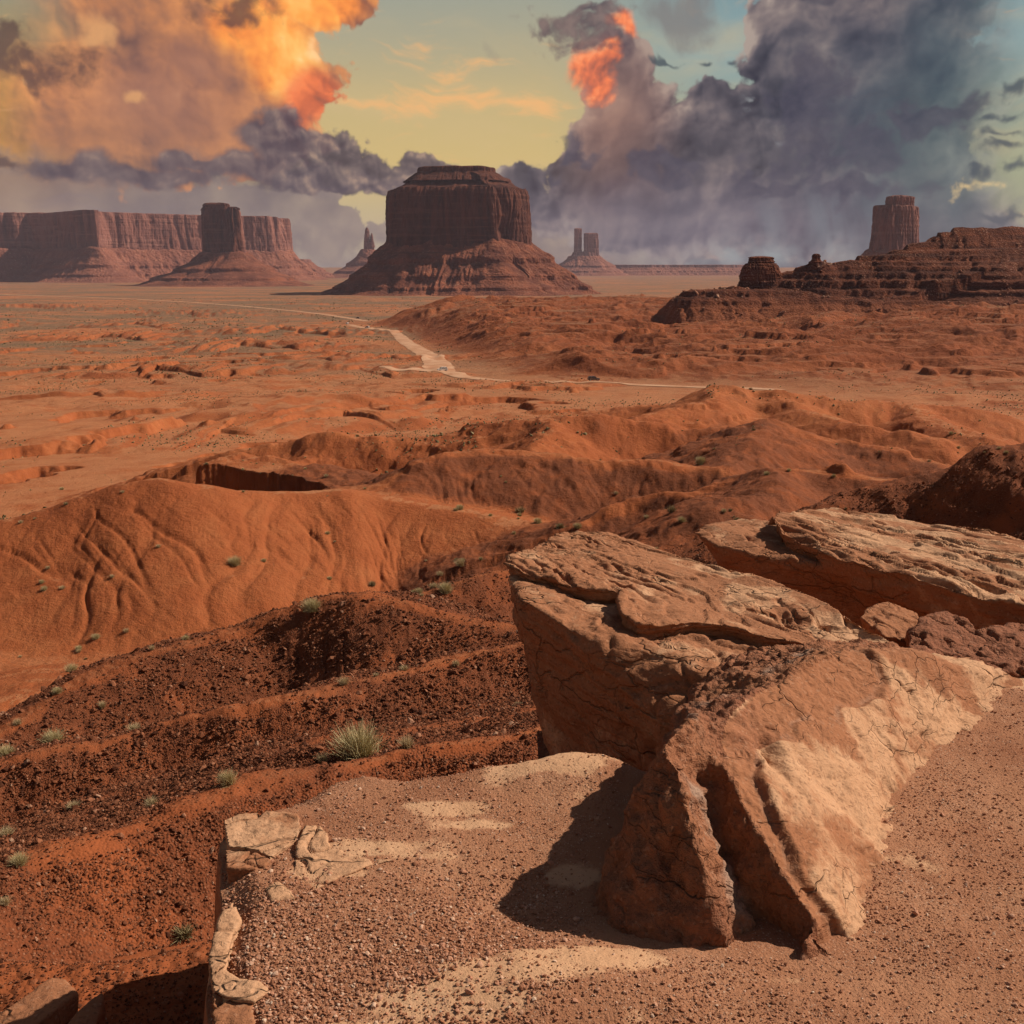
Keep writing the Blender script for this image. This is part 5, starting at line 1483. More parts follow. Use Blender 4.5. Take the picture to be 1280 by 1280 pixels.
def build_small_rocks():
    # dark crumbling lumps in front of the back slab
    blob_rock('boulder', "dark brown crumbling lump of rock wedged against the long slab's right end", "boulder",
              [W(1134, 790, 4.75), W(1150, 770, 4.9), W(1180, 764, 5.0), W(1212, 775, 4.95), W(1232, 795, 4.8), W(1225, 830, 4.45), W(1170, 822, 4.45), W(1136, 812, 4.55), W(1150, 800, 5.1) - [0, 0, .3], W(1220, 830, 5.0) - [0, 0, .3], W(1150, 830, 4.5) - [0, 0, .15]],
              0.0085, M_ROCKRED, 0.045, 6.0, 1101, 0.45, crk=0.03)
    blob_rock('boulder', "dark pitted boulder at the right edge beside the crumbling lump", "boulder",
              [W(1208, 800, 4.7), W(1225, 782, 4.85), W(1265, 778, 4.95), W(1320, 784, 4.95), W(1350, 810, 4.7), W(1320, 838, 4.45), W(1250, 842, 4.36), W(1215, 836, 4.42), W(1240, 845, 4.9) - [0, 0, .3], W(1320, 845, 4.9) - [0, 0, .3]],
              0.0085, M_ROCKRED, 0.05, 6.0, 1111, 0.45, crk=0.03)
    blob_rock('boulder', "small rough tan rock in the gap between the boulder and the long slab", "boulder",
              [W(1074, 770, 5.15), W(1084, 754, 5.3), W(1115, 752, 5.4), W(1148, 764, 5.35), W(1158, 785, 5.1), W(1140, 800, 4.95), W(1105, 795, 4.95), W(1100, 800, 5.3) - [0, 0, .35], W(1150, 800, 5.2) - [0, 0, .35]],
              0.0085, M_ROCK, 0.028, 5.0, 1121, 0.15, crk=0.015)
    # tilted plates low on the left, half in the ledge's shadow
    blob_rock('tilted_slab', "grey-brown tilted slab poking up at the bottom left corner", "boulder",
              [W(-40, 1300, 2.932), W(8, 1262, 3.016), W(60, 1222, 3.182), W(82, 1222, 3.209), W(98, 1240, 3.099), W(70, 1262, 2.988), W(20, 1300, 2.877), W(60, 1330, 2.905) - [0, 0, .3], W(-40, 1330, 2.932) - [0, 0, .3], W(90, 1280, 3.099) - [0, 0, .3]],
              0.007, M_ROCK, 0.012, 7.0, 1131, 0.25, sm=3)
    blob_rock('tilted_slab', "thin sharp tilted slab half in the ledge's shadow at the bottom left", "boulder",
              [W(66, 1300, 2.712), W(100, 1258, 2.822), W(128, 1238, 2.905), W(131, 1246, 2.877), W(118, 1290, 2.739), W(60, 1340, 2.656), W(130, 1290, 2.877) - [0, 0, .25], W(70, 1330, 2.767) - [0, 0, .25]],
              0.006, M_ROCK, 0.008, 7.0, 1141, 0.4, sm=3)

# --- the wedge shaped outcrop in front: a tilted pale plate, a dark groove and a crumbling rib
def build_wedge():
    g = Gz
    pts = []          # (x, y, z)
    def P(px, py, Y): pts.append(U(px, py, Y))
    def Q(px, py, z): pts.append(g(px, py, z))
    # pale plate: foot along the gravel
    for a, b in ((1052, 1196), (1062, 1150), (1075, 1100), (1085, 1060), (1105, 1015), (1130, 980), (1160, 940), (1190, 905), (1232, 868), (1270, 846)): Q(a, b, -0.015)
    # its crest
    for a, b, z in ((1046, 1190, .005), (1015, 1150, .065), (985, 1105, .125), (955, 1055, .19), (925, 1005, .25), (905, 960, .29), (897, 925, .315), (905, 895, .335), (935, 868, .345), (980, 842, .335), (1040, 815, .30), (1100, 818, .24), (1160, 826, .17), (1220, 842, .06)): Q(a, b, z)
    # inside the plate
    for a, b, z in ((1010, 1000, .17), (1030, 1080, .085), (960, 930, .275), (1040, 920, .205), (1100, 900, .135), (1000, 880, .285), (1090, 850, .21), (1160, 870, .08)): Q(a, b, z)
    # groove floor left of the crest
    for a, b, Y in ((1030, 1197, 2.50), (985, 1190, 2.54), (960, 1162, 2.61), (925, 1120, 2.66), (905, 1060, 2.76), (890, 1010, 2.87), (884, 965, 2.93), (887, 930, 3.01), (897, 903, 3.10)): P(a, b, Y)
    # crumbling rib: crest and shoulders
    for a, b, z in ((872, 895, .375), (850, 905, .40), (838, 915, .40), (830, 935, .385), (848, 960, .36), (858, 1000, .30), (868, 1050, .23), (880, 1090, .17), (898, 1115, .10)): Q(a, b, z)
    for a, b, z in ((812, 948, .33), (796, 985, .26), (780, 1030, .17), (762, 1075, .085), (742, 1120, .0), (748, 1150, -.03), (765, 1182, -.04), (810, 1190, -.035), (860, 1196, -.03), (920, 1200, -.03), (835, 1090, .12), (840, 1140, .05), (820, 1050, .2)): Q(a, b, z)
    # back: falls away behind the crest line into the boulder
    for x_, y_, z_ in ((0.60, 3.62, .18), (0.55, 3.35, .30), (0.72, 3.9, .2), (0.95, 4.15, .22), (1.25, 4.32, .2), (1.6, 4.45, .12), (1.95, 4.6, .0), (0.36, 3.1, -.02), (0.25, 2.85, -.04), (0.45, 3.45, -.25), (0.5, 3.7, -.5), (0.62, 4.0, -.6)): pts.append((x_, y_, z_))
    # apron, sunk into the ground
    for x_, y_, z_ in ((0.1, 2.3, -.12), (0.1, 2.8, -.12), (0.15, 3.2, -.15), (0.2, 3.6, -1.3), (0.2, 4.4, -1.8), (0.4, 4.9, -1.8), (0.9, 4.97, -1.4), (1.7, 4.97, -.9), (2.5, 4.97, -.5), (2.5, 4.4, -.12), (2.4, 4.0, -.12), (1.6, 3.2, -.12), (1.2, 2.7, -.12), (1.0, 2.35, -.12), (0.6, 2.29, -.12)): pts.append((x_, y_, z_))
    pts = np.array(pts)
    from mathutils.geometry import delaunay_2d_cdt
    vo, ed, fa, ov, _, _ = delaunay_2d_cdt([Vector((p[0], p[1])) for p in pts], [], [], 0, 1e-6)
    zz = [pts[o[0]][2] for o in ov]
    st = 0.0058
    xs = np.arange(0.12, 2.55, st); ys = np.arange(2.28, 4.98, st)
    X, Y = np.meshgrid(xs, ys)
    Z = np.full(X.shape, -0.5)
    for a, b, c in fa:
        A, B, C = vo[a], vo[b], vo[c]
        den = (B.y - C.y) * (A.x - C.x) + (C.x - B.x) * (A.y - C.y)
        if abs(den) < 1e-12: continue
        i0, i1 = np.searchsorted(xs, [min(A.x, B.x, C.x) - st, max(A.x, B.x, C.x) + st]); j0, j1 = np.searchsorted(ys, [min(A.y, B.y, C.y) - st, max(A.y, B.y, C.y) + st])
        x = X[j0:j1, i0:i1]; y = Y[j0:j1, i0:i1]
        l1 = ((B.y - C.y) * (x - C.x) + (C.x - B.x) * (y - C.y)) / den
        l2 = ((C.y - A.y) * (x - C.x) + (A.x - C.x) * (y - C.y)) / den
        l3 = 1 - l1 - l2
        m = (l1 > -1e-4) & (l2 > -1e-4) & (l3 > -1e-4)
        Z[j0:j1, i0:i1][m] = (l1 * zz[a] + l2 * zz[b] + l3 * zz[c])[m]
    # soften the facets a little
    for _ in range(5):
        Zp = np.pad(Z, 1, mode='edge')
        Z = 0.5 * Z + 0.125 * (Zp[:-2, 1:-1] + Zp[2:, 1:-1] + Zp[1:-1, :-2] + Zp[1:-1, 2:])
    co = np.stack([X, Y, Z], -1).reshape(-1, 3)
    f = grid_quads(len(ys), len(xs))
    n = vnormals(co, f)
    if n[:, 2].mean() < 0: n = -n
    x, y, z = co.T
    # plate against rib: which side of the crest line a point lies on
    crest = np.array([g(*q)[:2] for q in ((1046, 1190, .005), (1015, 1150, .065), (985, 1105, .125), (955, 1055, .19), (925, 1005, .25), (905, 960, .29), (897, 925, .315), (905, 895, .335), (935, 868, .345), (980, 842, .335), (1040, 815, .3))])
    D = np.full(x.shape, 1e9); SG = np.zeros(x.shape)
    for a, b in zip(crest[:-1], crest[1:]):
        e = b - a
        tt = np.clip(((x - a[0]) * e[0] + (y - a[1]) * e[1]) / (e @ e), 0, 1)
        dx = x - a[0] - tt * e[0]; dy = y - a[1] - tt * e[1]
        dd = np.hypot(dx, dy); m = dd < D
        D[m] = dd[m]; SG[m] = np.sign(e[0] * dy - e[1] * dx)[m]
    sd = -SG * D                                       # positive on the plate
    plate = sst(-0.005, 0.03, sd)
    ed = sd - np.interp(y, [2.4, 2.75, 2.95, 3.2, 3.5, 4.2], [0.05, 0.09, 0.10, 0.15, 0.16, 0.2]) + 0.05 * perlin2(x * 6, y * 6, 1201) + 0.012 * perlin2(x * 11, y * 11, 1204)
    up_ = sst(0.05, 0.2, y - 3.95 + 0.12 * perlin2(x * 4, y * 4, 1202)) * sst(2.0, 1.6, x)
    step = sst(0.0, 0.022, ed) * (1 - up_)
    rim = plate * (1 - step)
    smooth_p = plate * (1 - rim)
    rib = 1 - plate
    d = 0.010 * fbm3(x * 5, y * 5, z * 5, 4, 0.5, seed=1203)
    # crumbling conglomerate
    lum = fbm3(x * 9, y * 9, z * 9, 3, 0.55, seed=1205, kind='ridge')
    lum2 = fbm3(x * 24, y * 24, z * 24, 2, 0.5, seed=1206, kind='ridge')
    crust = fbm3(x * 12, y * 12, z * 12, 3, 0.6, seed=1221, kind='billow')
    d += rib * (0.024 * crust + 0.010 * (lum - 0.45) + 0.008 * (lum2 - 0.4) + 0.05 * (exfol((x + y) * 1.0, z * 2.5 - y, 1.6, 5, 1219, 0.2) - 0.5) + 0.02 * fbm3(x * 5, y * 5, z * 5, 3, seed=1207))
    d += rim * (0.012 * crust + 0.005 * (lum2 - 0.4))
    # smooth worn plate with a few flaked steps
    ur = x * 0.6 + y * 0.8; wr = -x * 0.8 + y * 0.6
    d += smooth_p * (0.004 * fbm3(x * 12, y * 12, z * 12, 3, seed=1209) - 0.006 * crack(ur * 1.4, wr * 4.0, 0.03, 1210, 2) + 0.003 * fbm3(ur * 9, wr * 20, z * 9, 3, 0.55, seed=1211) + 0.045 * (exfol(ur * 1.3, wr * 3.0, 1.0, 6, 1218) - 0.5) + 0.006)
    # raised flake with a broken edge on the plate
    fk = sst(0.02, 0.0, np.abs(sd - 0.21 + 0.03 * perlin2(x * 7, y * 7, 1212)) - 0.004) * plate
    d += plate * (0.012 * step + 0.008 * sst(0.0, 0.02, ed - 0.10 + 0.06 * perlin2(x * 4.5, y * 4.5, 1215)) * sst(2.7, 3.0, y))
    d += plate * 0.009 * fbm3(x * 16, y * 16, z * 16, 3, 0.55, seed=1216) * sst(0.12, 0.0, z)
    fk = sst(0.014, 0.0, np.abs(ed)) * plate
    # hole in the plate
    hx, hy, _ = g(962, 940, .26)
    d -= 0.07 * np.exp(-(((x - hx) / 0.032) ** 2 + ((y - hy) / 0.07) ** 2))
    mask = sst(-0.13, -0.05, z)
    co2 = co + n * (d * (0.3 + 0.7 * mask))[:, None]
    grey = sst(0.03, 0.0, np.abs(sd + 0.055)) * rib * sst(0.05, 0.12, z) * 0.0
    gx = rib * np.exp(-((sd + 0.10) / 0.035) ** 2) * sst(-0.25, 0.1, perlin2(x * 9, y * 9, 1214))
    grey = np.maximum(grey, 0.45 * gx)
    t = empty('outcrop', (0.7, 2.9, -0.1), "wedge-shaped outcrop in front, a smooth pale tilted plate beside a dark crumbling rib", "outcrop")
    o = rock_mesh('tilted_plate', *submesh(co2, f, plate > 0.5), M_ROCKPALE, t)
    k = plate > 0.5
    setattrs(o, k, f, len(co), dict(red=0.42 * rim, pale=-0.05 + smooth_p * (0.15 + 0.5 * sst(-0.3, 0.35, fbm2(x * 4 , y * 4, 3, seed=1217))) - 0.2 * rim, grey=0.15 * fk))
    o2 = rock_mesh('crumbling_rib', *submesh(co2, f, plate <= 0.5), M_ROCKRED, t)
    setattrs(o2, plate <= 0.5, f, len(co), dict(red=0.12 * np.ones(len(co)), pale=0 * x, grey=grey))
    return t

def submesh(v, f, keep):
    """faces whose first corner is kept"""
    fs = f[keep[f[:, 0]]]
    idx = np.unique(fs)
    mp = np.full(len(v), -1); mp[idx] = np.arange(len(idx))
    return v[idx], mp[fs]

def setattrs(o, keep, f, nv, attrs):
    idx = np.unique(f[keep[f[:, 0]]])
    for nm, a in attrs.items():
        at = o.data.attributes.new(nm, 'FLOAT', 'POINT')
        at.data.foreach_set('value', np.asarray(a, np.float32)[idx])

# --- pale broken ledge rocks set in the terrace rim on the left
def build_ledge():
    def plate(label, px, zt, th, seed, pale=0.4, inset=0.06, vox=0.006):
        top = np.array([g for g in (Gz(a, b, zt) for a, b in px)])
        dn = top.copy(); dn[:, 2] -= th
        c = top.mean(0)
        dn[:, :2] += (c[:2] - dn[:, :2]) * inset
        loc = c.copy(); loc[2] = zt - th
        v, f = remeshed([('slab', top, dn)], vox)
        v = smooth(v, f, 1)
        n = vnormals(v, f)
        x, y, z = v.T
        d = 0.016 * (exfol(x, y, 4.0, 4, seed + 8) - 0.5) * sst(0.4, 0.8, n[:, 2]) + 0.008 * fbm3(x * 9, y * 9, z * 9, 4, 0.55, seed=seed) + grain(v, 0.5, seed + 3)
        d -= (1 - sst(0.4, 0.8, n[:, 2])) * 0.010 * (1 - np.clip(np.abs(perlin2(z * 30, (x + y) * 2, seed + 5)) * 3, 0, 1))
        d -= 0.016 * crack(x * 3.5, y * 3.5, 0.025, seed + 6, 2)
        v2 = v + n * d[:, None]
        o = grid_mesh('ledge_slab', v2 - loc, f, M_ROCKPALE, True, dict(pale=np.full(len(v), pale), red=0.1 * (1 - sst(0.3, 0.7, n[:, 2]))))
        o.location = loc
        tag(o, label, "ledge rock", "pale slabs along the terrace rim")
    plate("pale cracked slab at the top corner of the terrace rim", [(279, 1024), (300, 1016), (345, 1014), (372, 1018), (378, 1034), (370, 1050), (352, 1062), (338, 1072), (318, 1062), (284, 1058)], 0.012, 0.16, 1301)
    plate("flat pale slab pointing right from the crack at the terrace corner", [(372, 1052), (382, 1032), (398, 1030), (410, 1040), (408, 1054), (440, 1066), (462, 1072), (494, 1074), (462, 1082), (430, 1096), (395, 1112), (376, 1118), (362, 1104)], 0.008, 0.10, 1311, 0.7)
    plate("reddish layered block under the cracked corner slab", [(280, 1060), (318, 1064), (338, 1074), (330, 1082), (308, 1086), (282, 1088)], 0.012, 0.18, 1321, 0.0)
    plate("small pale triangular slab lying by the cracked corner", [(330, 1108), (346, 1100), (362, 1112), (370, 1122), (338, 1126)], 0.016, 0.05, 1331, 0.8)
    plate("long pale rim slab running down the terrace's left edge", [(292, 1126), (276, 1142), (266, 1166), (261, 1192), (262, 1216), (274, 1216), (284, 1196), (290, 1170), (302, 1152)], 0.010, 0.12, 1341, 0.7)
    plate("pale broken rim slab overhanging the shadow at the lower left", [(262, 1218), (264, 1236), (276, 1244), (296, 1250), (318, 1252), (336, 1236), (326, 1226), (300, 1222), (280, 1208)], 0.014, 0.10, 1351, 0.6)
    plate("reddish split block beneath the broken rim slab", [(264, 1238), (266, 1290), (290, 1300), (320, 1290), (316, 1256), (292, 1252)], 0.0, 0.4, 1361, 0.0)

build_boulder()
build_back_slab()
build_small_rocks()
build_wedge()
build_ledge()
# ------------------------------------------------------------------ small things
RNG = np.random.RandomState(42)

def hit(pix):
    """where view rays meet the terrain: list of (px, py) to world points"""
    pix = np.asarray(pix, float)
    n = 2600
    Ys = np.geomspace(1.6, 4500, n)
    dirs = np.array([ray(a, b) for a, b in pix])
    X = dirs[:, 0:1] * Ys; Yg = np.broadcast_to(Ys, X.shape); Z = CAM_Z + dirs[:, 2:3] * Ys
    h = terrain(X.ravel(), Yg.ravel())[0].reshape(X.shape)
    below = Z < h
    i = np.argmax(below, axis=1)
    k = np.arange(len(pix))
    i = np.where(below.any(1), i, n - 1)
    j = np.maximum(i - 1, 0)
    a = (Z - h)[k, j]; b = (Z - h)[k, i]
    t = np.where(np.abs(a - b) > 1e-9, a / (a - b + 1e-12), 0)
    t = np.clip(t, 0, 1)
    Y = Ys[j] + (Ys[i] - Ys[j]) * t
    x = dirs[:, 0] * Y
    return np.column_stack([x, Y, terrain(x, Y)[0]])

# --- road ribbons draped on the valley floor
def road_material():
    m, N, b = new_mat("packed_pale_dirt")
    geo = N.n.new('ShaderNodeNewGeometry')
    P = geo.outputs['Position']
    c = N.mix(N.noise(P, 0.09, 5, 0.6), (0.46, 0.24, 0.14, 1), (0.55, 0.34, 0.22, 1))
    c = N.mix(N.mul(N.remap(N.noise(P, 0.12, 5, 0.65), 0.40, 0.65), 0.75), c, (0.36, 0.15, 0.07, 1))
    N.put(b.inputs['Base Color'], c)
    return m

def build_roads():
    m = road_material()
    for i, (L, nm) in enumerate(zip(ROADS, ('dirt_road', 'dirt_road', 'turnout'))):
        p = L[:, :2]
        s = np.concatenate([[0], np.cumsum(np.hypot(*np.diff(p, axis=0).T))])
        n = int(s[-1] / 2.5) + 2
        u = np.linspace(0, s[-1], n)
        def ev(col):
            # smooth through the control points
            y = np.interp(u, s, col)
            k = np.ones(9) / 9
            yp = np.concatenate([np.full(4, y[0]), y, np.full(4, y[-1])])
            return np.convolve(yp, k, 'valid')
        x, y, w = ev(L[:, 0]), ev(L[:, 1]), ev(L[:, 2])
        tx, ty = np.gradient(x), np.gradient(y)
        q = np.hypot(tx, ty) + 1e-9
        nx, ny = -ty / q, tx / q
        w = w * (1 + 0.16 * perlin2(u / 14, u * 0 + 3 * i, 77)) * 0.92
        T = np.linspace(-1, 1, 11)
        ww = w[:, None] * T[None, :] + (np.abs(T) > 0.95) * 0.8 * perlin2(u[:, None] / 5, T[None, :] * 9, 78)
        X = x[:, None] + nx[:, None] * ww; Y = y[:, None] + ny[:, None] * ww
        Z = terrain(X.ravel(), Y.ravel())[0].reshape(X.shape)
        Z = Z + 0.30 - 0.14 * np.abs(T)[None, :] ** 3
        o = grid_mesh(nm, np.stack([X, Y, Z], -1).reshape(-1, 3), grid_quads(n, 11), m, True)
        o['kind'] = 'structure'

# --- vehicles
def paint(name, c, rough=0.35, spec=0.5, metal=0.0):
    m, N, b = new_mat(name)
    geo = N.n.new('ShaderNodeNewGeometry')
    dust = N.remap(N.noise(geo.outputs['Position'], 2.0, 4, 0.6), 0.35, 0.75, 0.0, 0.5)
    N.put(b.inputs['Base Color'], N.mix(dust, c, (0.36, 0.17, 0.10, 1)))
    b.inputs['Roughness'].default_value = rough
    b.inputs['Specular IOR Level'].default_value = spec
    b.inputs['Metallic'].default_value = metal
    return m

def bm_mesh(name, bm, mat, parent, smooth_=False, loc=(0, 0, 0)):
    bmesh.ops.recalc_face_normals(bm, faces=bm.faces)
    me = bpy.data.meshes.new(name); bm.to_mesh(me); bm.free()
    for p in me.polygons: p.use_smooth = smooth_
    me.materials.append(mat)
    o = bpy.data.objects.new(name, me); COL.objects.link(o)
    o.parent = parent; o.location = loc
    return o

def prism(bm, prof, hw, taper=1.0):
    """side profile (x, z) swept across the width; taper narrows the upper points"""
    zs = [p[1] for p in prof]; z0, z1 = min(zs), max(zs)
    L, Rr = [], []
    for x, z in prof:
        k = hw * (1 - (1 - taper) * (z - z0) / (z1 - z0))
        L.append(bm.verts.new((x, k, z))); Rr.append(bm.verts.new((x, -k, z)))
    n = len(prof)
    for i in range(n):
        j = (i + 1) % n
        bm.faces.new((L[i], L[j], Rr[j], Rr[i]))
    bm.faces.new(L); bm.faces.new(Rr[::-1])
    bmesh.ops.bevel(bm, geom=list(bm.edges), offset=0.035, segments=2, affect='EDGES')

def build_car(label, cat, loc, heading, colour, van=False, group=None):
    t = empty('parked_car' if not van else 'off_road_car', loc, label, cat, group)
    body_m = paint('car_paint', colour)
    glass = paint('car_glass', (0.02, 0.022, 0.025, 1), 0.08, 0.6)
    rub = paint('tyre_rubber', (0.025, 0.022, 0.02, 1), 0.85)
    steel = paint('wheel_rim_metal', (0.5, 0.5, 0.5, 1), 0.35, 0.5, 0.8)
    lamp = paint('lamp_glass', (0.8, 0.78, 0.7, 1), 0.1)
    red = paint('tail_lamp', (0.4, 0.02, 0.015, 1), 0.2)
    bm = bmesh.new()
    prism(bm, [(-2.25, 0.38), (-2.32, 0.62), (-2.28, 1.0), (-0.2, 1.06), (1.1, 1.04), (2.15, 0.93), (2.3, 0.72), (2.28, 0.40), (1.9, 0.32), (-1.9, 0.32)], 0.92, 0.95)
    bm_mesh('body', bm, body_m, t)
    bm = bmesh.new()
    prism(bm, [(-2.2, 1.02), (-2.0, 1.66), (-1.8, 1.74), (0.25, 1.76), (0.45, 1.70), (1.15, 1.02)], 0.86, 0.80)
    cab = bm_mesh('cabin', bm, body_m, t)
    for sgn in (1, -1):
        bm = bmesh.new()
        for x0, x1 in ((-1.9, -1.05), (-0.98, -0.12), (-0.05, 0.75)):
            xt = x1 if x1 < 0.5 else 0.38
            a = [(x0, 1.14), (x1, 1.14), (xt, 1.62), (x0 + 0.06, 1.62)]
            vs = []
            for x, z in a:
                k = 0.86 * (1 - 0.2 * (z - 1.02) / 0.74) + 0.006
                vs.append(bm.verts.new((x, sgn * k, z)))
            bm.faces.new(vs)
        bm_mesh('window', bm, glass, cab)
    bm = bmesh.new()
    vs = [bm.verts.new(p) for p in ((1.10, 0.74, 1.12), (1.10, -0.74, 1.12), (0.57, -0.66, 1.62), (0.57, 0.66, 1.62))]
    for v in vs: v.co.x += 0.02
    bm.faces.new(vs)
    bm_mesh('windscreen', bm, glass, cab)
    for sx in (1.42, -1.42):
        for sy in (0.84, -0.84):
            bm = bmesh.new()
            bmesh.ops.create_cone(bm, cap_ends=True, segments=24, radius1=0.37, radius2=0.37, depth=0.24, matrix=Matrix.Translation((sx, sy, 0.37)) @ Matrix.Rotation(R(90), 4, 'X'))
            bmesh.ops.bevel(bm, geom=list(bm.edges), offset=0.03, segments=2, affect='EDGES')
            wl = bm_mesh('wheel', bm, rub, t)
            bm = bmesh.new()
            bmesh.ops.create_cone(bm, cap_ends=True, segments=20, radius1=0.22, radius2=0.20, depth=0.05, matrix=Matrix.Translation((sx, sy + math.copysign(0.12, sy), 0.37)) @ Matrix.Rotation(R(90), 4, 'X'))
            bm_mesh('rim', bm, steel, wl)
    for nm, x, mt in (('headlight', 2.27, lamp), ('tail_light', -2.29, red)):
        for sy in (0.66, -0.66):
            bm = bmesh.new()
            bmesh.ops.create_cube(bm, size=1, matrix=Matrix.Translation((x, sy, 0.82)) @ Matrix.Diagonal((0.08, 0.32, 0.16, 1)))
            bmesh.ops.bevel(bm, geom=list(bm.edges), offset=0.02, segments=2, affect='EDGES')
            bm_mesh(nm, bm, mt, t)
    t.rotation_euler = (0, 0, heading)
    return t

def build_cars():
    spots = [((553, 467.8), "white car parked where the pale road widens into a turnout", (0.78, 0.76, 0.73, 1), R(200)),
             ((742, 479.5), "dark car on the pale road behind the near hills, right of the turnout", (0.05, 0.045, 0.045, 1), R(10)),
             ((459, 411.2), "grey car on the narrow road, second vehicle from the road's far bend", (0.45, 0.43, 0.41, 1), R(150)),
             ((434, 405.5), "small white car at the far bend of the road before the scrub flats", (0.78, 0.76, 0.73, 1), R(120)),
             ((447, 398.6), "tiny black car far out on the pale road across the scrub flats", (0.03, 0.03, 0.035, 1), R(165))]
    for (px, py), lab, c, hd in spots:
        x, y = on_base(px, py)
        z = terrain(np.array([x]), np.array([y]))[0][0] + 0.3
        build_car(lab, "car", (x, y, z), hd, c)

# --- loose stones
def stone_shapes(n, ico, seed, flat=0.7):
    out = []
    rs = np.random.RandomState(seed)
    for i in range(n):
        bm = bmesh.new()
        bmesh.ops.create_icosphere(bm, subdivisions=ico, radius=1.0)
        v = np.array([q.co[:] for q in bm.verts]); f = np.array([[l.index for l in fc.verts] for fc in bm.faces])
        bm.free()
        # chop by random planes to give flat broken faces
        for _ in range(7):
            a = rs.normal(size=3); a /= np.linalg.norm(a)
            dd = rs.uniform(0.45, 0.85)
            k = v @ a - dd
            v = v - np.outer(np.clip(k, 0, None), a)
        v *= np.array([rs.uniform(0.8, 1.25), rs.uniform(0.7, 1.1), flat * rs.uniform(0.7, 1.15)])
        out.append((v, f))
    return out

def scatter(name, pos, size, shapes, mat, seed, sink=0.25, attrs=None):
    rs = np.random.RandomState(seed)
    n = len(pos)
    pick = rs.randint(0, len(shapes), n)
    yaw = rs.uniform(0, 2 * np.pi, n); tl = rs.normal(0, 0.35, n); tr = rs.normal(0, 0.35, n)
    Vs, Fs, As = [], [], []
    base = 0
    val = rs.uniform(0, 1, n)
    for k, (v, f) in enumerate(shapes):
        idx = np.nonzero(pick == k)[0]
        if idx.size == 0: continue
        c, s = np.cos(yaw[idx]), np.sin(yaw[idx])
        vx = v[None, :, 0]; vy = v[None, :, 1]; vz = v[None, :, 2] + vx * tl[idx][:, None] + vy * tr[idx][:, None]
        X = (vx * c[:, None] - vy * s[:, None]) * size[idx][:, None] + pos[idx, 0][:, None]
        Y = (vx * s[:, None] + vy * c[:, None]) * size[idx][:, None] + pos[idx, 1][:, None]
        Z = (vz + 0.6 - sink) * size[idx][:, None] + pos[idx, 2][:, None]
        Vs.append(np.stack([X, Y, Z], -1).reshape(-1, 3))
        nv = len(v)
        Fs.append((f[None] + (np.arange(idx.size) * nv)[:, None, None]).reshape(-1, 3) + base)
        As.append(np.repeat(val[idx], nv))
        base += idx.size * nv
    return grid_mesh(name, np.concatenate(Vs), np.concatenate(Fs), mat, False, dict(val=np.concatenate(As)))

def stone_material(name, stops):
    m, N, b = new_mat(name)
    geo = N.n.new('ShaderNodeNewGeometry')
    v = N.attr('val')
    n = N.noise(geo.outputs['Position'], 60.0, 4, 0.6)
    c = N.ramp(N.add(v, N.mul(N.sub(n, 0.5), 0.25)), stops)
    N.put(b.inputs['Base Color'], c)
    return m

M_GRAVEL = stone_material("gravel_stone", [(0.0, (0.25, 0.102, 0.055, 1)), (0.35, (0.35, 0.157, 0.088, 1)), (0.7, (0.42, 0.20, 0.125, 1)), (0.93, (0.50, 0.29, 0.195, 1)), (1.0, (0.6, 0.43, 0.32, 1))])
M_RUBBLE = stone_material("rubble_stone", [(0.0, (0.075, 0.026, 0.014, 1)), (0.5, (0.16, 0.055, 0.026, 1)), (0.85, (0.23, 0.085, 0.042, 1)), (0.985, (0.29, 0.125, 0.07, 1)), (1.0, (0.40, 0.25, 0.17, 1))])
M_BLOCK = stone_material("fallen_block", [(0.0, (0.18, 0.065, 0.036, 1)), (0.6, (0.34, 0.155, 0.095, 1)), (1.0, (0.48, 0.30, 0.21, 1))])

def on_wedge(x, y):
    """rough footprint of the rocks standing on the terrace"""
    poly = np.array([Gz(*q)[:2] for q in ((742, 1120, 0), (765, 1182, 0), (860, 1198, 0), (1052, 1196, 0), (1085, 1060, 0), (1160, 940, 0), (1232, 868, 0), (1275, 842, 0))] + [[2.6, 5.0], [0.6, 4.2], [0.35, 3.3]])
    return poly_sd(x, y, poly) > 0.0

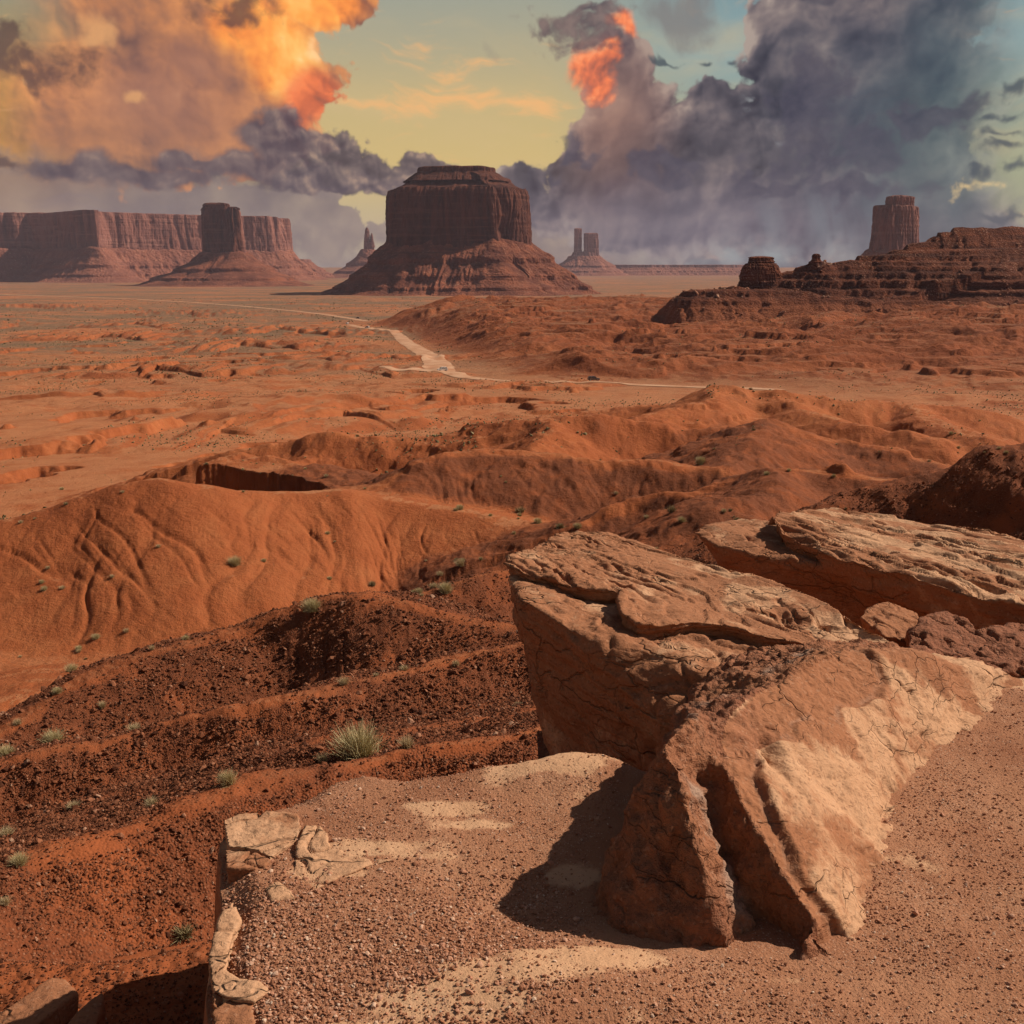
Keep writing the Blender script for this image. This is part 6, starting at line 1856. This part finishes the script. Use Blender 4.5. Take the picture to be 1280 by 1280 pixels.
def build_stones():
    # gravel over the terrace
    sh = stone_shapes(10, 1, 5)
    n = 270000
    ang = np.radians(RNG.uniform(-31, 31, n)); r = np.exp(RNG.uniform(np.log(1.75), np.log(5.0), n))
    x = np.sin(ang) * r; y = np.cos(ang) * r
    z, rub, tint, grav = terrain(x, y)
    bare = np.zeros(n)
    for (cx, cy, rx, ry, w) in PALE:
        bare = np.maximum(bare, w * (1 - sst(0.5, 1.3, np.hypot((x - cx) / rx, (y - cy) / ry) + 0.5 * fbm2(x * 7, y * 7, 3, seed=1402))))
    patch = fbm2(x * 2.4, y * 2.4, 4, 0.55, seed=1401)
    leftp = sst(0.2, -0.1, x) * sst(3.3, 2.4, y)
    dens = 0.24 + 0.45 * sst(-0.25, 0.4, patch) + 0.5 * leftp
    keep = (grav > 0.9) & (RNG.uniform(0, 1, n) < dens * (1 - 0.85 * bare)) & ~on_wedge(x, y)
    x, y, z, lp = x[keep], y[keep], z[keep], leftp[keep]
    sz = 0.0017 * np.exp(RNG.normal(0, 0.55, len(x))) * (1 + 0.45 * lp)
    sz = np.clip(sz, 0.0008, 0.007)
    scatter('gravel', np.column_stack([x, y, z]), sz, sh, M_GRAVEL, 6)['kind'] = 'stuff'
    # the larger loose stones, one by one
    sh2 = stone_shapes(6, 2, 15, 0.62)
    protos = []
    for i, (v, f) in enumerate(sh2):
        me = grid_mesh('loose_stone', v, f, M_GRAVEL, False, dict(val=np.full(len(v), [0.75, 0.4, 0.95, 0.6, 0.25, 0.85][i])))
        protos.append(me)
    k = 0
    tries = 0
    spots = [(740, 1063), (780, 1052)]
    cand = np.column_stack([RNG.uniform(285, 1270, 900), RNG.uniform(985, 1275, 900)])
    g = np.array([Gz(a, b, 0)[:2] for a, b in cand])
    zc, _, _, gv = terrain(g[:, 0], g[:, 1])
    ok = (gv > 0.95) & ~on_wedge(g[:, 0], g[:, 1])
    left = cand[:, 0] < 640
    ok &= np.where(left, RNG.uniform(0, 1, 900) < 0.55, RNG.uniform(0, 1, 900) < 0.22)
    for i in np.nonzero(ok)[0][:220]:
        src = protos[k % len(protos)]
        o = src if k < len(protos) else src.copy()
        if k >= len(protos): COL.objects.link(o)
        s = float(np.clip(0.0056 * math.exp(RNG.normal(0, 0.4)), 0.0035, 0.015))
        o.location = (g[i, 0], g[i, 1], zc[i] + s * 0.22)
        o.scale = (s, s, s)
        o.rotation_euler = (RNG.normal(0, 0.25), RNG.normal(0, 0.25), RNG.uniform(0, 6.28))
        tag(o, "small loose reddish stone lying on the gravel of the near terrace", "stone", "loose stones on the gravel terrace")
        k += 1
    # rubble on the spurs
    sh3 = stone_shapes(8, 1, 25, 0.75)
    n = 1200000
    ang = np.radians(RNG.uniform(-30, 30, n)); r = np.exp(RNG.uniform(np.log(3.2), np.log(60), n))
    x = np.sin(ang) * r; y = np.cos(ang) * r
    z, rub, tint, grav = terrain(x, y)
    patch = fbm2(x / 1.6, y / 1.6, 4, 0.6, seed=1411) + 0.5 * fbm2(x / 6, y / 6, 3, 0.5, seed=1412)
    dens = sst(0.3, 0.9, rub) * sst(-0.55, 0.30, patch) * 0.95 + 0.015
    keep = (grav < 0.1) & (RNG.uniform(0, 1, n) < dens)
    x, y, z, r = x[keep], y[keep], z[keep], r[keep]
    sz = np.clip(0.013 * np.exp(RNG.normal(0, 0.55, len(x))), 0.006, 0.08) * np.clip(r / 16, 0.2, 2.2)
    scatter('rubble', np.column_stack([x, y, z]), sz, sh3, M_RUBBLE, 7, 0.35)['kind'] = 'stuff'
    # fallen blocks on the ledges of the near mesa
    mx, my, mz, ny, nx = MESA
    n = 5200
    i = RNG.randint(0, len(mx), n)
    x, y, z = mx[i], my[i], mz[i]
    pt = perlin2(x / 38, y / 38, 1421) + 0.5 * perlin2(x / 12, y / 12, 1422)
    keep = (RNG.uniform(0, 1, n) < sst(0.0, 0.5, pt)) & (z > -32) & (z < 14) & (y < 900)
    x, y, z = x[keep], y[keep], z[keep]
    sz = np.clip(1.1 * np.exp(RNG.normal(0, 0.5, len(x))), 0.4, 3.2)
    scatter('fallen_rubble', np.column_stack([x, y, z]), sz, sh3, M_BLOCK, 8, 0.3)['kind'] = 'stuff'

# --- shrubs
def shrub_material(name, a, b_, c_):
    m, N, b = new_mat(name)
    v = N.attr('val'); h = N.attr('tip')
    c = N.mix(v, a, b_)
    c = N.mix(N.mul(h, 0.7), c, c_)
    N.put(b.inputs['Base Color'], c)
    b.inputs['Roughness'].default_value = 0.7
    return m

M_SAGE = shrub_material("sage_twigs", (0.24, 0.19, 0.085, 1), (0.42, 0.345, 0.165, 1), (0.66, 0.55, 0.32, 1))
M_DRY = shrub_material("dry_grass", (0.28, 0.20, 0.10, 1), (0.46, 0.34, 0.18, 1), (0.64, 0.52, 0.32, 1))
M_OLIVE = shrub_material("olive_scrub", (0.13, 0.105, 0.05, 1), (0.22, 0.175, 0.085, 1), (0.38, 0.30, 0.16, 1))

def shrub_mesh(name, n, seed, mat, spread=1.0, fine=0.010, h=0.62):
    """unit shrub: many thin bent twigs from a common root, radius 0.5"""
    rs = np.random.RandomState(seed)
    V, Fc, A, T = [], [], [], []
    for i in range(n):
        az = rs.uniform(0, 2 * np.pi); tilt = abs(rs.normal(0, 0.55)) * spread
        tilt = min(tilt, 1.45)
        L = rs.uniform(0.55, 1.0) * (h if tilt < 0.7 else 0.55)
        d = np.array([math.cos(az) * math.sin(tilt), math.sin(az) * math.sin(tilt), math.cos(tilt)])
        root = np.array([rs.normal(0, 0.10), rs.normal(0, 0.10), 0.0]) * spread
        side = np.cross(d, rs.normal(size=3)); side /= np.linalg.norm(side)
        bend = np.array([math.cos(az), math.sin(az), -0.2]) * rs.uniform(0, 0.14) + rs.normal(0, 0.03, 3)
        b = len(V); v = rs.uniform()
        for k, w in ((0, 1.0), (0.5, 0.8), (1.0, 0.12)):
            p = root + d * L * k + bend * k * k
            V += [p + side * fine * w, p - side * fine * w]; A += [v, v]; T += [k, k]
        Fc += [(b, b + 1, b + 3, b + 2), (b + 2, b + 3, b + 5, b + 4)]
    V = np.array(V); V[:, 2] = np.maximum(V[:, 2], -0.02)
    o = grid_mesh(name, V, Fc, mat, True, dict(val=A, tip=T))
    return o

def build_shrubs():
    kinds = {}
    for nm, mat, n, sp, fi, h in (('sage', M_SAGE, 900, 1.0, 0.0055, 0.62), ('dry', M_DRY, 420, 0.9, 0.0055, 0.5), ('olive', M_OLIVE, 260, 1.05, 0.016, 0.55)):
        kinds[nm] = [shrub_mesh('shrub', n, 50 + i + len(kinds) * 10, mat, sp, fi, h) for i in range(3)]
    used = {id(o): False for l in kinds.values() for o in l}
    cnt = [0]
    def place(kind, p, size, label, group, rs=RNG):
        src = kinds[kind][cnt[0] % 3]; cnt[0] += 1
        if not used[id(src)]:
            o = src; used[id(src)] = True
        else:
            o = src.copy(); COL.objects.link(o)
        o.location = (p[0], p[1], p[2] - 0.02 * size)
        o.scale = (size, size, size * rs.uniform(0.8, 1.1))
        o.rotation_euler = (0, 0, rs.uniform(0, 6.28))
        tag(o, label, "shrub" if kind != 'dry' else "grass tuft", group)
        return o
    # the ones the photograph shows clearly: pixel of the foot, width in pixels
    near = [
        (448, 948, 78, 'sage', "largest bushy pale green shrub, just beyond the terrace rim"),
        (404, 952, 30, 'dry', "small straw tuft touching the left foot of the largest shrub"),
        (508, 934, 32, 'dry', "low straw tuft lying just right of the largest shrub"),
        (67, 928, 36, 'sage', "round yellow-green shrub on the spur crest at the far left"),
        (6, 945, 32, 'sage', "yellow-green shrub cut by the left edge of the picture on the spur crest"),
        (168, 913, 26, 'dry', "pale dry tuft on the spur crest right of the round yellow-green shrub"),
        (128, 884, 18, 'dry', "pale tuft on the dark rubble slope above the round shrub"),
        (284, 980, 30, 'sage', "grey-green shrub on the rubble left of the terrace corner"),
        (190, 1008, 28, 'dry', "dry tuft on the low spur left of the terrace"),
        (92, 1010, 26, 'dry', "faint dry tuft in the dark gully at the left"),
        (8, 1046, 30, 'dry', "straw tuft at the left edge above the lower gully"),
        (24, 1080, 30, 'sage', "grey tuft in the lower left gully near the edge"),
        (6, 1130, 26, 'dry', "straw tuft at the left edge on the lowest rubble slope"),
        (230, 1170, 34, 'olive', "thin dull bush at the foot of the terrace cliff"),
        (648, 884, 18, 'dry', "dry tuft on the slope just left of the overhanging boulder"),
        (505, 838, 20, 'dry', "pale tuft on the middle spur crest"),
        (470, 845, 12, 'dry', "tiny tuft left of the pale tuft on the middle spur crest"),
        (570, 832, 18, 'dry', "pale tuft on the middle spur crest towards the boulder"),
        (430, 855, 22, 'dry', "spreading dry tuft on the middle spur crest, left of centre"),
        (390, 763, 30, 'sage', "low green shrub on the dark hill's rim before the bright slope"),
        (293, 706, 24, 'sage', "green shrub alone on the middle of the bright orange slope"),
        (90, 840, 20, 'sage', "dark green shrub in the sandy wash at the left"),
        (72, 866, 16, 'sage', "small green shrub at the edge of the sandy wash"),
        (22, 905, 18, 'dry', "pale tuft at the lower end of the sandy wash"),
        (120, 798, 14, 'sage', "shrub at the foot of the bright slope, left"),
        (158, 790, 12, 'dry', "pale shrub at the foot of the bright slope"),
        (190, 812, 12, 'dry', "dry tuft in the wash under the bright slope"),
        (232, 800, 12, 'sage', "small green tuft where the wash narrows"),
        (198, 684, 10, 'dry', "dry tuft high on the bright slope, left of the lone shrub"),
        (60, 711, 10, 'dry', "dry tuft at the upper left of the bright slope"),
        (78, 736, 12, 'dry', "dry tuft in a rill low on the bright slope"),
        (140, 722, 10, 'dry', "dry tuft in the middle of the bright slope's left half"),
        (550, 722, 16, 'dry', "pale tuft on the wash beside the small dark spur"),
        (527, 745, 10, 'dry', "tiny tuft at the tip of the small dark spur"),
        (575, 716, 22, 'dry', "spread of straw grass along the upper wash"),
        (650, 640, 16, 'olive', "olive bush in the narrow wash behind the boulder"),
        (672, 654, 14, 'sage', "green bush by the wash above the boulder's left end"),
        (700, 660, 16, 'olive', "dark bush by the wash just above the boulder"),
        (722, 660, 14, 'sage', "yellow-green bush on the wash bank above the boulder"),
        (840, 640, 16, 'olive', "grey-green bush on the dark slope above the boulder"),
        (852, 652, 14, 'sage', "bright bush on the dark slope above the boulder's right part"),
        (876, 580, 18, 'sage', "green bush on the crest of the middle hills"),
        (808, 648, 12, 'dry', "straw tuft on the dark slope above the boulder"),
        (770, 618, 10, 'dry', "pale tuft on the dark hillside above the boulder, upper"),
    ]
    P = hit([(a, b) for a, b, *_ in near])
    for (px, py, w, kd, lab), p in zip(near, P):
        depth = p[1] * math.cos(PITCH) + (CAM_Z - p[2]) * math.sin(PITCH)
        place(kd, p, w / F * depth, lab, "shrubs and grass tufts on the near slopes")
    # scattered scrub further out
    n = 900
    cand = np.column_stack([RNG.uniform(0, 1280, n), RNG.uniform(440, 860, n)])
    # the photograph's scrub gathers on the sandy flats at the left and along the washes
    Q = hit(cand)
    e = 1.5
    zx = terrain(Q[:, 0] + e, Q[:, 1])[0]; zy = terrain(Q[:, 0], Q[:, 1] + e)[0]
    sl = np.hypot(zx - Q[:, 2], zy - Q[:, 2]) / e
    ns = perlin2(Q[:, 0] / 25, Q[:, 1] / 40, 1431)
    ok = (sl < 0.3) & (ns > -0.25) & (Q[:, 1] > 45)
    idx = np.nonzero(ok)[0]
    idx = idx[np.argsort(Q[idx, 1] + RNG.uniform(0, 70, len(idx)))][:240]
    for i in idx:
        size = float(np.clip(0.42 * math.exp(RNG.normal(0, 0.35)), 0.25, 0.9))
        kd = ('olive', 'sage', 'dry', 'sage', 'dry')[RNG.randint(0, 5)]
        if kd == 'dry':
            place(kd, Q[i], size, "dry grass tuft dotting the sandy flats beyond the slopes", "scrub dotting the valley floor")
        else:
            place(kd, Q[i], size, "small round desert shrub dotting the valley floor beyond the slopes", "scrub dotting the valley floor")
    # all the rest of the scrub, too much to count
    n = 90000
    ang = np.radians(RNG.uniform(-27, 27, n)); r = np.exp(RNG.uniform(np.log(125), np.log(2300), n))
    x = np.sin(ang) * r; y = np.cos(ang) * r
    z, rub, tint, grav = terrain(x, y)
    zx = terrain(x + 2, y)[0]
    ns = perlin2(x / 60, y / 110, 1441) + 0.6 * perlin2(x / 18, y / 30, 1442)
    road = np.full(n, 1e9)
    for L in ROADS:
        d, w = seg_dist(x, y, L); road = np.minimum(road, d - w)
    keep = (np.abs(zx - z) < 0.5) & (RNG.uniform(0, 1, n) < 1.0 * sst(-0.2, 0.5, ns) * (1 - 0.75 * tint)) & (road > 1.5) & (rub < 0.4)
    x, y, z, r = x[keep], y[keep], z[keep], r[keep]
    sh = stone_shapes(5, 1, 35, 0.8)
    rs = np.random.RandomState(3)
    sh = [(v * (1 + 0.3 * np.clip(rs.normal(size=(len(v), 1)), -1, 1)), f) for v, f in sh]
    sz = 0.17 * np.exp(np.clip(rs.normal(0, 0.5, len(x)), -1, 0.75)) * np.clip(r / 400, 0.8, 3.0)
    o = scatter('scrub', np.column_stack([x, y, z]), sz, sh, M_SCRUB, 9, 0.2)
    o['kind'] = 'stuff'

M_SCRUB = stone_material("far_scrub", [(0.0, (0.09, 0.072, 0.036, 1)), (0.6, (0.19, 0.15, 0.075, 1)), (1.0, (0.36, 0.27, 0.15, 1))])

build_roads()
build_cars()
build_stones()
build_shrubs()
